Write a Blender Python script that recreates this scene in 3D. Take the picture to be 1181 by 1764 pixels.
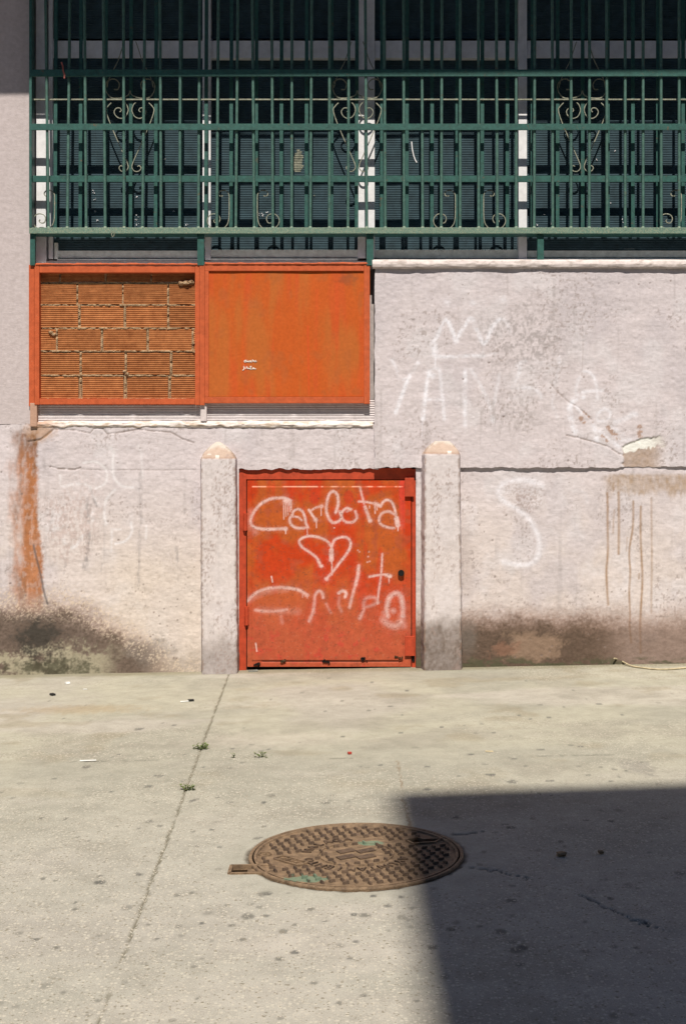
import bpy, bmesh, math, random
import numpy as np
from mathutils import Vector, Matrix

# ------------------------------------------------------------------ reset
for o in list(bpy.data.objects):
    bpy.data.objects.remove(o)
scene = bpy.context.scene
COL = scene.collection
random.seed(7)

# ------------------------------------------------------------------ camera
PPM = 310.0            # photo pixels per metre on the wall plane
FPX = 2150.0           # focal length in photo pixels
D = FPX / PPM          # camera to wall, metres
CZ = 1.13              # lens height
CX, HZ = 590.5, 813.0  # photo column of the camera axis, row of the horizon
cam_d = bpy.data.cameras.new('camera')
cam = bpy.data.objects.new('camera', cam_d); COL.objects.link(cam)
cam.location = (0, -D, CZ); cam.rotation_euler = (math.pi/2, 0, 0)
cam_d.sensor_fit = 'VERTICAL'; cam_d.sensor_height = 36
cam_d.lens = FPX / 1764 * 36
cam_d.shift_y = -(882 - HZ) / 1764
cam_d.clip_end = 500
scene.camera = cam

# ------------------------------------------------------------------ light
ELEV = 58.0
AZ = 0.3
w = bpy.data.worlds.new('World'); scene.world = w; w.use_nodes = True
nt = w.node_tree
bg = nt.nodes['Background']
sky = nt.nodes.new('ShaderNodeTexSky'); sky.sky_type = 'NISHITA'; sky.sun_disc = False
sky.sun_elevation = math.radians(ELEV); sky.sun_rotation = math.radians(180 + AZ)
sky.dust_density = 0.3; sky.ozone_density = 5.0
nt.links.new(sky.outputs[0], bg.inputs[0]); bg.inputs[1].default_value = 0.05
sd = bpy.data.lights.new('sun', 'SUN'); sd.energy = 5.0; sd.angle = math.radians(0.5); sd.color = (1.0, 0.92, 0.79)
so = bpy.data.objects.new('sun', sd); COL.objects.link(so)
so.rotation_euler = (math.radians(90 - ELEV), 0, math.radians(AZ))
so.location = (0, -8, 14)
vs_ = scene.view_settings
vs_.view_transform = 'Standard'; vs_.look = 'None'; vs_.gamma = 1; vs_.use_curve_mapping = False
vs_.exposure = 0.34

# ------------------------------------------------------------------ helpers
def P(px, py, d=0.0):
    k = (D + d) / D / PPM
    return Vector(((px - CX) * k, d, CZ + (HZ - py) * k))
GZ0, GSX = 0.03, 0.018
def gz(x, y=0): return GZ0 + GSX * x
def G(px, py):
    t = (CZ - GZ0) / ((py - HZ) / FPX + GSX * (px - CX) / FPX)
    x = (px - CX) / FPX * t
    return Vector((x, t - D, gz(x)))

def hsh(i, j, s):
    v = np.sin(i * 127.1 + j * 311.7 + s * 74.7) * 43758.5453
    return v - np.floor(v)
def vn(x, y, s=0):
    xi = np.floor(x); yi = np.floor(y); fx = x - xi; fy = y - yi
    fx = fx * fx * (3 - 2 * fx); fy = fy * fy * (3 - 2 * fy)
    a = hsh(xi, yi, s); b = hsh(xi + 1, yi, s); c = hsh(xi, yi + 1, s); d = hsh(xi + 1, yi + 1, s)
    return (a * (1 - fx) + b * fx) * (1 - fy) + (c * (1 - fx) + d * fx) * fy
def fbm(x, y, s=0, n=4):
    v = 0; a = 0.5; t = 0
    for k in range(n):
        v = v + a * vn(x, y, s + k * 3.3); t += a
        x = x * 2.03 + 17.1; y = y * 2.03 + 5.7; a *= 0.5
    return v / t
def sst(a, b, x):
    t = np.clip((x - a) / (b - a), 0, 1)
    return t * t * (3 - 2 * t)
def lerp(a, b, t):
    return a + (b - a) * t
def mixc(c, col, m):
    return c + (np.array(col) - c) * m[..., None]

def crom(pts, step=1.2):
    p = [np.array(q, float) for q in pts]
    if len(p) == 2:
        n = max(2, int(np.linalg.norm(p[1] - p[0]) / step) + 1)
        return [p[0] + (p[1] - p[0]) * i / (n - 1) for i in range(n)]
    p = [2 * p[0] - p[1]] + p + [2 * p[-1] - p[-2]]
    out = []
    for i in range(1, len(p) - 2):
        n = max(2, int(np.linalg.norm(p[i + 1] - p[i]) / step) + 1)
        for k in range(n):
            t = k / n
            out.append(0.5 * ((2 * p[i]) + (-p[i - 1] + p[i + 1]) * t + (2 * p[i - 1] - 5 * p[i] + 4 * p[i + 1] - p[i + 2]) * t * t
                              + (-p[i - 1] + 3 * p[i] - 3 * p[i + 1] + p[i + 2]) * t ** 3))
    out.append(p[-2])
    return out

class Field:
    """a scalar mark layer on a tensor grid of photo-plane coordinates"""
    def __init__(self, us, vs):
        self.us, self.vs = us, vs
        self.a = np.zeros((len(vs), len(us))); self.h = np.zeros((len(vs), len(us)))
    def stroke(self, pts, wd, I=1.0, soft=0.6, o=(0, 0), sc=1.0, smooth=True, layer=None):
        if layer is None and wd > 2.4:
            self.stroke(pts, wd * 2.3, I * 0.16, 0.98, o, sc, smooth, self.h)     # overspray
        lay = self.a if layer is None else layer
        pts = [(o[0] + x / sc, o[1] + y / sc) for x, y in pts]
        q = crom(pts) if smooth else pts
        for (x0, y0), (x1, y1) in zip(q[:-1], q[1:]):
            i0 = np.searchsorted(self.us, min(x0, x1) - wd); i1 = np.searchsorted(self.us, max(x0, x1) + wd)
            j0 = np.searchsorted(self.vs, min(y0, y1) - wd); j1 = np.searchsorted(self.vs, max(y0, y1) + wd)
            if i1 <= i0 or j1 <= j0: continue
            U, V = np.meshgrid(self.us[i0:i1], self.vs[j0:j1])
            dx, dy = x1 - x0, y1 - y0; L = dx * dx + dy * dy + 1e-9
            t = np.clip(((U - x0) * dx + (V - y0) * dy) / L, 0, 1)
            dd = np.hypot(U - x0 - t * dx, V - y0 - t * dy)
            v = I * np.clip((wd - dd) / (soft * wd), 0, 1)
            s = lay[j0:j1, i0:i1]; np.maximum(s, v, out=s)
    def blob(self, x, y, r, I=1.0, soft=0.6, o=(0, 0), sc=1.0):
        self.stroke([(x, y), (x + 0.3 * sc, y)], r, I, soft, o, sc)

def np_mesh(name, verts, quads, smooth=True):
    me = bpy.data.meshes.new(name)
    verts = np.asarray(verts, np.float32).reshape(-1, 3); quads = np.asarray(quads, np.int32).reshape(-1, 4)
    me.vertices.add(len(verts)); me.vertices.foreach_set('co', verts.ravel())
    me.loops.add(quads.size); me.loops.foreach_set('vertex_index', quads.ravel())
    me.polygons.add(len(quads)); me.polygons.foreach_set('loop_start', np.arange(0, quads.size, 4, dtype=np.int32))
    me.update(calc_edges=True); me.validate()
    me.polygons.foreach_set('use_smooth', np.full(len(me.polygons), smooth))
    return me

def grid_obj(name, pos, mat, keep=None, skirt=0.0, col=None, extra=None, parent=None):
    """heightfield mesh from pos (ny,nx,3); missing cells and rims get a return wall of depth skirt"""
    ny, nx, _ = pos.shape
    idx = np.arange(ny * nx).reshape(ny, nx)
    if keep is None: keep = np.ones((ny - 1, nx - 1), bool)
    a, b, c, d = idx[:-1, :-1], idx[:-1, 1:], idx[1:, 1:], idx[1:, :-1]
    q = np.stack([d, c, b, a], -1)[keep]
    verts = pos.reshape(-1, 3)
    src = np.arange(len(verts))
    quads = [q]
    if skirt:
        kp = np.pad(keep, 1)
        E = []
        m = keep & ~kp[:-2, 1:-1]; E.append(np.stack([a[m], b[m]], -1))
        m = keep & ~kp[2:, 1:-1]; E.append(np.stack([c[m], d[m]], -1))
        m = keep & ~kp[1:-1, :-2]; E.append(np.stack([d[m], a[m]], -1))
        m = keep & ~kp[1:-1, 2:]; E.append(np.stack([b[m], c[m]], -1))
        E = np.concatenate(E); n = len(verts)
        f0 = verts[E[:, 0]]; f1 = verts[E[:, 1]]
        off = np.array([0, skirt, 0])
        m_ = len(E)
        verts = np.concatenate([verts, f0, f1, f1 + off, f0 + off])
        src = np.concatenate([src, E[:, 0], E[:, 1], E[:, 1], E[:, 0]])
        r = np.arange(m_) + n
        quads.append(np.stack([r, r + m_, r + 2 * m_, r + 3 * m_], -1))
    quads = np.concatenate(quads)
    used = np.unique(quads); remap = np.full(len(verts), -1); remap[used] = np.arange(len(used))
    me = np_mesh(name, verts[used], remap[quads])
    s = src[used]
    if col is not None:
        at = me.attributes.new('tint', 'FLOAT_COLOR', 'POINT')
        cc = np.ones((len(s), 4), np.float32); cc[:, :3] = np.clip(col.reshape(-1, 3)[s] * GAIN, 0, 1)
        at.data.foreach_set('color', cc.ravel())
    for k, v in (extra or {}).items():
        at = me.attributes.new(k, 'FLOAT', 'POINT'); at.data.foreach_set('value', v.reshape(-1)[s].astype(np.float32))
    return link(name, me, mat, parent)

def link(name, me, mat, parent=None):
    o = bpy.data.objects.new(name, me); COL.objects.link(o)
    if mat is not None and not me.materials: me.materials.append(mat)
    if parent is not None:
        me.transform(Matrix.Translation(-parent.location)); o.parent = parent
    return o
def tag(o, label, cat, group=None):
    o['label'] = label; o['category'] = cat
    if group: o['group'] = group
    return o
def thing(name, loc, label, cat, group=None):
    o = bpy.data.objects.new(name, None); COL.objects.link(o); o.location = loc; o.empty_display_size = 0.1
    return tag(o, label, cat, group)

GAIN = np.array((1.0, 1.038, 1.11))     # paint colours were judged under a whiter sun
class MB:
    def __init__(self): self.bm = bmesh.new()
    def box(self, a, b, bev=0.0, seg=2):
        x0, y0, z0 = [min(a[i], b[i]) for i in range(3)]; x1, y1, z1 = [max(a[i], b[i]) for i in range(3)]
        r = bmesh.ops.create_cube(self.bm, size=1)
        for v in r['verts']:
            v.co = Vector((lerp(x0, x1, v.co.x + .5), lerp(y0, y1, v.co.y + .5), lerp(z0, z1, v.co.z + .5)))
        if bev:
            es = list({e for v in r['verts'] for e in v.link_edges})
            bmesh.ops.bevel(self.bm, geom=es, offset=bev, segments=seg, affect='EDGES', profile=0.6)
        return self
    def pbox(self, x0, y0, x1, y1, d0, d1, bev=0.0, seg=2):
        a = P(x0, y0, d0); b = P(x1, y1, d0); a.y = d0; b.y = d1
        return self.box(a, b, bev, seg)
    def cyl(self, a, b, r0, r1=None, n=10, cap=True):
        a = Vector(a); b = Vector(b); r1 = r0 if r1 is None else r1
        ax = (b - a).normalized(); up = Vector((0, 0, 1)) if abs(ax.z) < .9 else Vector((1, 0, 0))
        s = ax.cross(up).normalized(); t = ax.cross(s)
        A = []; B = []
        for i in range(n):
            an = 2 * math.pi * i / n; dr = s * math.cos(an) + t * math.sin(an)
            A.append(self.bm.verts.new(a + dr * r0)); B.append(self.bm.verts.new(b + dr * r1))
        for i in range(n):
            f = self.bm.faces.new((A[i], A[(i + 1) % n], B[(i + 1) % n], B[i])); f.smooth = True
        if cap:
            for f in (self.bm.faces.new(A[::-1]), self.bm.faces.new(B)):
                for e in f.edges: e.smooth = False
        return self
    def sweep(self, pts, th, dp, axis=Vector((0, 1, 0))):
        """flat strip bent in a plane: th in the plane, dp along axis"""
        pts = [Vector(p) for p in pts]; R = []
        for i, p in enumerate(pts):
            t = (pts[min(i + 1, len(pts) - 1)] - pts[max(i - 1, 0)]).normalized(); n = t.cross(axis).normalized() * th / 2
            h = axis * dp / 2
            R.append([self.bm.verts.new(p + n - h), self.bm.verts.new(p + n + h), self.bm.verts.new(p - n + h), self.bm.verts.new(p - n - h)])
        for A, B in zip(R[:-1], R[1:]):
            for k in range(4): self.bm.faces.new((A[k], A[(k + 1) % 4], B[(k + 1) % 4], B[k]))
        self.bm.faces.new(R[0][::-1]); self.bm.faces.new(R[-1])
        return self
    def pipe(self, pts, r, n=7):
        pts = [Vector(p) for p in pts]; R = []
        for i, p in enumerate(pts):
            t = (pts[min(i + 1, len(pts) - 1)] - pts[max(i - 1, 0)]).normalized()
            up = Vector((0, 0, 1)) if abs(t.z) < .9 else Vector((1, 0, 0))
            s = t.cross(up).normalized(); u = t.cross(s)
            rr = r[i] if isinstance(r, (list, tuple)) else r
            R.append([self.bm.verts.new(p + (s * math.cos(2 * math.pi * k / n) + u * math.sin(2 * math.pi * k / n)) * rr) for k in range(n)])
        for A, B in zip(R[:-1], R[1:]):
            for k in range(n):
                f = self.bm.faces.new((A[k], A[(k + 1) % n], B[(k + 1) % n], B[k])); f.smooth = True
        for f in (self.bm.faces.new(R[0][::-1]), self.bm.faces.new(R[-1])):
            for e in f.edges: e.smooth = False
        return self
    def poly(self, pts, th):
        """flat polygon slab: list of points, thickness vector"""
        th = Vector(th); A = [self.bm.verts.new(Vector(p)) for p in pts]; B = [self.bm.verts.new(Vector(p) + th) for p in pts]; n = len(A)
        self.bm.faces.new(A); self.bm.faces.new(B[::-1])
        for i in range(n): self.bm.faces.new((A[i], B[i], B[(i + 1) % n], A[(i + 1) % n]))
        return self
    def mesh(self, name):
        bmesh.ops.recalc_face_normals(self.bm, faces=self.bm.faces[:])
        me = bpy.data.meshes.new(name); self.bm.to_mesh(me); self.bm.free(); return me
    def build(self, name, mat, parent=None):
        return link(name, self.mesh(name), mat, parent)

# ------------------------------------------------------------------ materials
def new_mat(name):
    m = bpy.data.materials.new(name); m.use_nodes = True
    n = m.node_tree.nodes; l = m.node_tree.links; b = n['Principled BSDF']
    return m, n, l, b
def noise_node(n, l, scale, detail=4, rough=0.55, vec=None, stretch=None):
    t = n.new('ShaderNodeTexNoise'); t.inputs['Scale'].default_value = scale; t.inputs['Detail'].default_value = detail
    t.inputs['Roughness'].default_value = rough
    src = vec
    if src is None:
        g = n.new('ShaderNodeNewGeometry'); src = g.outputs['Position']
    if stretch:
        mp = n.new('ShaderNodeMapping'); mp.inputs['Scale'].default_value = stretch; l.new(src, mp.inputs[0]); src = mp.outputs[0]
    l.new(src, t.inputs['Vector']); return t
def ramp(n, l, src, a, b, ca=(0, 0, 0, 1), cb=(1, 1, 1, 1)):
    r = n.new('ShaderNodeValToRGB'); e = r.color_ramp.elements
    e[0].position = a; e[0].color = ca; e[1].position = b; e[1].color = cb
    l.new(src, r.inputs[0]); return r
def mixn(n, l, a, b, fac, mode='MIX'):
    m = n.new('ShaderNodeMix'); m.data_type = 'RGBA'; m.blend_type = mode
    for inp, v in ((m.inputs[6], a), (m.inputs[7], b), (m.inputs[0], fac)):
        if isinstance(v, (int, float)): inp.default_value = v
        elif isinstance(v, tuple): inp.default_value = (*v, 1) if len(v) == 3 else v
        else: l.new(v, inp)
    return m.outputs[2]
def bumpn(n, l, b, src, strength, dist, prev=None):
    bp = n.new('ShaderNodeBump'); bp.inputs['Strength'].default_value = strength; bp.inputs['Distance'].default_value = dist
    l.new(src, bp.inputs['Height'])
    if prev is not None: l.new(prev, bp.inputs['Normal'])
    l.new(bp.outputs[0], b.inputs['Normal']); return bp.outputs[0]

def plaster_mat(name, amount=1.0):
    """whitewashed render: colour from the wall's own tint layer, fine mottling and trowel relief from noise"""
    m, n, l, b = new_mat(name)
    at = n.new('ShaderNodeAttribute'); at.attribute_name = 'tint'
    n1 = noise_node(n, l, 42, 8, 0.68); r1 = ramp(n, l, n1.outputs[0], 0.30, 0.72, (0.86, 0.85, 0.84, 1), (1.08, 1.08, 1.08, 1))
    c = mixn(n, l, at.outputs['Color'], r1.outputs[0], 1.0, 'MULTIPLY')
    n2 = noise_node(n, l, 260, 3, 0.7); r2 = ramp(n, l, n2.outputs[0], 0.62, 0.74, (1, 1, 1, 1), (0.70, 0.62, 0.55, 1))
    pt = noise_node(n, l, 3.5, 3, 0.6); rp = ramp(n, l, pt.outputs[0], 0.45, 0.62, (0.05, 0.05, 0.05, 1), (0.75, 0.75, 0.75, 1))
    c = mixn(n, l, c, r2.outputs[0], rp.outputs[0], 'MULTIPLY')
    l.new(c, b.inputs['Base Color']); b.inputs['Roughness'].default_value = 0.95
    b.inputs['Specular IOR Level'].default_value = 0.15
    n3 = noise_node(n, l, 34, 6, 0.62, stretch=(0.75, 1, 1.25)); p = bumpn(n, l, b, n3.outputs[0], 0.17 * amount, 0.010)
    n4 = noise_node(n, l, 120, 6, 0.7); bumpn(n, l, b, n4.outputs[0], 0.28 * amount, 0.0035, p)
    n5 = noise_node(n, l, 16, 5, 0.6, stretch=(0.5, 1, 1.8)); bumpn(n, l, b, n5.outputs[0], 0.13 * amount, 0.014, b.inputs['Normal'].links[0].from_socket)
    return m
def paint_mat(name, color, rough=0.5, dark=0.75, wear=None, wear_amt=(0.66, 0.74), scale=40, spec=0.4, bump=0.25, tint=False, rust=False):
    m, n, l, b = new_mat(name)
    if tint:
        at = n.new('ShaderNodeAttribute'); at.attribute_name = 'tint'; base = at.outputs['Color']
    else: base = tuple(float(v) for v in np.array(color) * GAIN)
    n1 = noise_node(n, l, scale, 5, 0.6)
    r1 = ramp(n, l, n1.outputs[0], 0.3, 0.72, (dark, dark, dark, 1), (1.1, 1.1, 1.1, 1))
    c = mixn(n, l, base, r1.outputs[0], 1.0, 'MULTIPLY')
    if wear:
        n2 = noise_node(n, l, scale * 4.5, 4, 0.6); r2 = ramp(n, l, n2.outputs[0], *wear_amt)
        c = mixn(n, l, c, wear, r2.outputs[0])
    if rust:
        n4 = noise_node(n, l, 26, 6, 0.7); r4 = ramp(n, l, n4.outputs[0], 0.62, 0.70, (0, 0, 0, 1), (.8, .8, .8, 1)); c = mixn(n, l, c, (0.13, 0.075, 0.04), r4.outputs[0])
    l.new(c, b.inputs['Base Color']); b.inputs['Roughness'].default_value = rough; b.inputs['Specular IOR Level'].default_value = spec
    n3 = noise_node(n, l, scale * 6, 3, 0.6); bumpn(n, l, b, n3.outputs[0], bump, 0.003)
    return m

M = {}
M['plaster'] = plaster_mat('plaster')
M['pillar'] = plaster_mat('pillar_plaster', 0.9)
M['core'] = paint_mat('wall_core', (0.42, 0.36, 0.34), 0.95, spec=0.1)
M['red'] = paint_mat('red_door_paint', None, 0.55, 0.82, tint=True, scale=30, bump=0.3, spec=0.15)
M['redplain'] = paint_mat('red_frame_paint', (0.46, 0.055, 0.018), 0.55, 0.7, (0.45, 0.2, 0.12), (0.68, 0.8), 30)
M['orange'] = paint_mat('orange_frame_paint', (0.50, 0.100, 0.034), 0.6, 0.78, (0.55, 0.25, 0.13), (0.66, 0.78), 35, spec=0.2)
M['orangesheet'] = paint_mat('orange_sheet_paint', None, 0.55, 0.9, tint=True, scale=60, bump=0.2, spec=0.15)
M['green'] = paint_mat('green_grille_paint', (0.026, 0.100, 0.084), 0.5, 0.62, (0.12, 0.18, 0.135), (0.60, 0.80), 45, rust=True)
M['greentube'] = paint_mat('sun_faded_green_paint', (0.068, 0.145, 0.118), 0.5, 0.62, (0.20, 0.24, 0.17), (0.60, 0.80), 45, rust=True)
M['greenworn'] = paint_mat('worn_green_paint', (0.11, 0.20, 0.155), 0.55, 0.7, (0.40, 0.38, 0.26), (0.48, 0.7), 60)
M['scroll'] = paint_mat('cream_worn_scroll', (0.36, 0.345, 0.26), 0.55, 0.5, (0.07, 0.13, 0.095), (0.50, 0.66), 60)
M['white'] = paint_mat('white_frame_paint', (0.72, 0.70, 0.70), 0.5, 0.9, (0.4, 0.38, 0.34), (0.70, 0.8), 25)
M['alu'] = paint_mat('weathered_aluminium', (0.78, 0.80, 0.74), 0.6, 0.75, (0.3, 0.29, 0.25), (0.66, 0.8), 25)
M['shutter'] = paint_mat('blue_grey_shutter', (0.040, 0.075, 0.092), 0.7, 0.6, (0.16, 0.19, 0.19), (0.66, 0.82), 18, spec=0.2)
M['dark'] = paint_mat('dark_gap', (0.015, 0.014, 0.013), 0.9, spec=0.05)
M['rust'] = paint_mat('rusted_metal', (0.085, 0.05, 0.03), 0.85, 0.4, (0.22, 0.15, 0.06), (0.55, 0.7), 120, spec=0.1, bump=0.6)
M['mortar'] = paint_mat('mortar', (0.50, 0.36, 0.22), 0.95, 0.45, (0.27, 0.13, 0.06), (0.46, 0.60), 40, spec=0.05, bump=0.8)
M['writing'] = paint_mat('white_marker', (0.85, 0.78, 0.68), 0.6)
M['steel'] = paint_mat('lock_steel', (0.30, 0.30, 0.26), 0.4)
M['brick'] = None

def brick_mat():
    m, n, l, b = new_mat('hollow_clay_brick')
    oi = n.new('ShaderNodeObjectInfo')
    n1 = noise_node(n, l, 30, 5, 0.6); r1 = ramp(n, l, n1.outputs[0], 0.3, 0.7, (0.32, 0.118, 0.046, 1), (0.49, 0.200, 0.080, 1))
    rr = ramp(n, l, oi.outputs['Random'], 0, 1, (0.85, 0.85, 0.85, 1), (1.12, 1.12, 1.12, 1))
    c = mixn(n, l, r1.outputs[0], rr.outputs[0], 1.0, 'MULTIPLY')
    n2 = noise_node(n, l, 22, 5, 0.7); r2 = ramp(n, l, n2.outputs[0], 0.66, 0.76)
    c = mixn(n, l, c, (0.14, 0.06, 0.03), r2.outputs[0])
    l.new(c, b.inputs['Base Color']); b.inputs['Roughness'].default_value = 0.9; b.inputs['Specular IOR Level'].default_value = 0.1
    n3 = noise_node(n, l, 220, 4, 0.6); bumpn(n, l, b, n3.outputs[0], 0.5, 0.003)
    return m
M['brick'] = brick_mat()

def ground_mat():
    m, n, l, b = new_mat('worn_concrete')
    at = n.new('ShaderNodeAttribute'); at.attribute_name = 'tint'
    ag = n.new('ShaderNodeAttribute'); ag.attribute_name = 'aggregate'
    g = n.new('ShaderNodeNewGeometry')
    n1 = noise_node(n, l, 12, 7, 0.68); r1 = ramp(n, l, n1.outputs[0], 0.28, 0.74, (0.82, 0.82, 0.81, 1), (1.12, 1.12, 1.12, 1))
    c = mixn(n, l, at.outputs['Color'], r1.outputs[0], 1.0, 'MULTIPLY')
    n1b = noise_node(n, l, 330, 3, 0.6); r1b = ramp(n, l, n1b.outputs[0], 0.3, 0.72, (0.80, 0.80, 0.80, 1), (1.15, 1.15, 1.15, 1))
    c = mixn(n, l, c, r1b.outputs[0], 1.0, 'MULTIPLY')
    # exposed aggregate: pale and dark chips of several sizes
    for sc, lo, col, dk in ((110, 0.80, (0.46, 0.43, 0.37), 0.07), (190, 0.80, (0.44, 0.40, 0.34), 0.08)):
        v = n.new('ShaderNodeTexVoronoi'); v.inputs['Scale'].default_value = sc; v.inputs['Randomness'].default_value = 1
        l.new(g.outputs['Position'], v.inputs['Vector'])
        sep = n.new('ShaderNodeSeparateColor'); l.new(v.outputs['Color'], sep.inputs[0])
        hi = ramp(n, l, sep.outputs[0], lo, lo + 0.02)
        de = ramp(n, l, v.outputs['Distance'], 0.30, 0.55, (1, 1, 1, 1), (0, 0, 0, 1))
        f = mixn(n, l, hi.outputs[0], de.outputs[0], 1.0, 'MULTIPLY')
        f = mixn(n, l, f, ag.outputs['Fac'], 1.0, 'MULTIPLY')
        c = mixn(n, l, c, col, f)
        lo2 = ramp(n, l, sep.outputs[1], dk - 0.02, dk, (1, 1, 1, 1), (0, 0, 0, 1))
        f2 = mixn(n, l, lo2.outputs[0], de.outputs[0], 1.0, 'MULTIPLY')
        f2 = mixn(n, l, f2, ag.outputs['Fac'], 1.0, 'MULTIPLY')
        c = mixn(n, l, c, (0.21, 0.19, 0.15), f2)
    l.new(c, b.inputs['Base Color']); b.inputs['Roughness'].default_value = 0.9; b.inputs['Specular IOR Level'].default_value = 0.2
    n3 = noise_node(n, l, 150, 5, 0.65); bumpn(n, l, b, n3.outputs[0], 0.45, 0.006)
    return m
M['ground'] = ground_mat()

MH = G(613, 1472)
def iron_mat(nm='rusty_cast_iron', lo=(0.085, 0.056, 0.035), hi=(0.265, 0.180, 0.112)):
    m, n, l, b = new_mat(nm)
    tc = n.new('ShaderNodeTexCoord')
    oi = n.new('ShaderNodeNewGeometry')
    n1 = noise_node(n, l, 40, 6, 0.65); r1 = ramp(n, l, n1.outputs[0], 0.3, 0.72, (*lo, 1), (*hi, 1))
    n2 = noise_node(n, l, 130, 4, 0.6); r2 = ramp(n, l, n2.outputs[0], 0.60, 0.72)
    c = mixn(n, l, r1.outputs[0], tuple(v * 1.2 for v in hi), r2.outputs[0])
    n4 = noise_node(n, l, 18, 5, 0.7); r4 = ramp(n, l, n4.outputs[0], 0.60, 0.7)
    c = mixn(n, l, c, (0.09, 0.06, 0.05), r4.outputs[0])
    # leftovers of green paint at two spots
    for (gx, gy, sx, sy) in ((0.045, 0.105, 26, 40), (-0.14, -0.215, 16, 34)):
        mp = n.new('ShaderNodeMapping'); mp.vector_type = 'POINT'
        ctr = MH + Vector((gx, gy, 0))
        sub = n.new('ShaderNodeVectorMath'); sub.operation = 'SUBTRACT'; sub.inputs[1].default_value = ctr; l.new(oi.outputs['Position'], sub.inputs[0])
        mul = n.new('ShaderNodeVectorMath'); mul.operation = 'MULTIPLY'; mul.inputs[1].default_value = (sx, sy, 0); l.new(sub.outputs[0], mul.inputs[0])
        ln = n.new('ShaderNodeVectorMath'); ln.operation = 'LENGTH'; l.new(mul.outputs[0], ln.inputs[0])
        ns = noise_node(n, l, 60, 4, 0.6)
        ad = n.new('ShaderNodeMath'); ad.operation = 'ADD'; l.new(ln.outputs['Value'], ad.inputs[0]); l.new(ns.outputs[0], ad.inputs[1])
        mk = ramp(n, l, ad.outputs[0], 0.93, 1.0, (0.75, 0.75, 0.75, 1), (0, 0, 0, 1))
        mk2 = n.new('ShaderNodeMapRange'); mk2.inputs[1].default_value = 1.55; mk2.inputs[2].default_value = 1.35; mk2.inputs[4].default_value = 0.65; l.new(ad.outputs[0], mk2.inputs[0])
        c = mixn(n, l, c, (0.13, 0.22, 0.155), mk2.outputs[0])
    l.new(c, b.inputs['Base Color']); b.inputs['Roughness'].default_value = 0.7; b.inputs['Specular IOR Level'].default_value = 0.35
    n3 = noise_node(n, l, 200, 4, 0.6); bumpn(n, l, b, n3.outputs[0], 0.6, 0.003)
    return m

MR = 0.306
M['iron'] = iron_mat()
M['irondark'] = iron_mat('worn_shaded_iron', (0.045, 0.030, 0.022), (0.135, 0.090, 0.060))  # darker iron for the relief: wear, with its shade put into the colour

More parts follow.
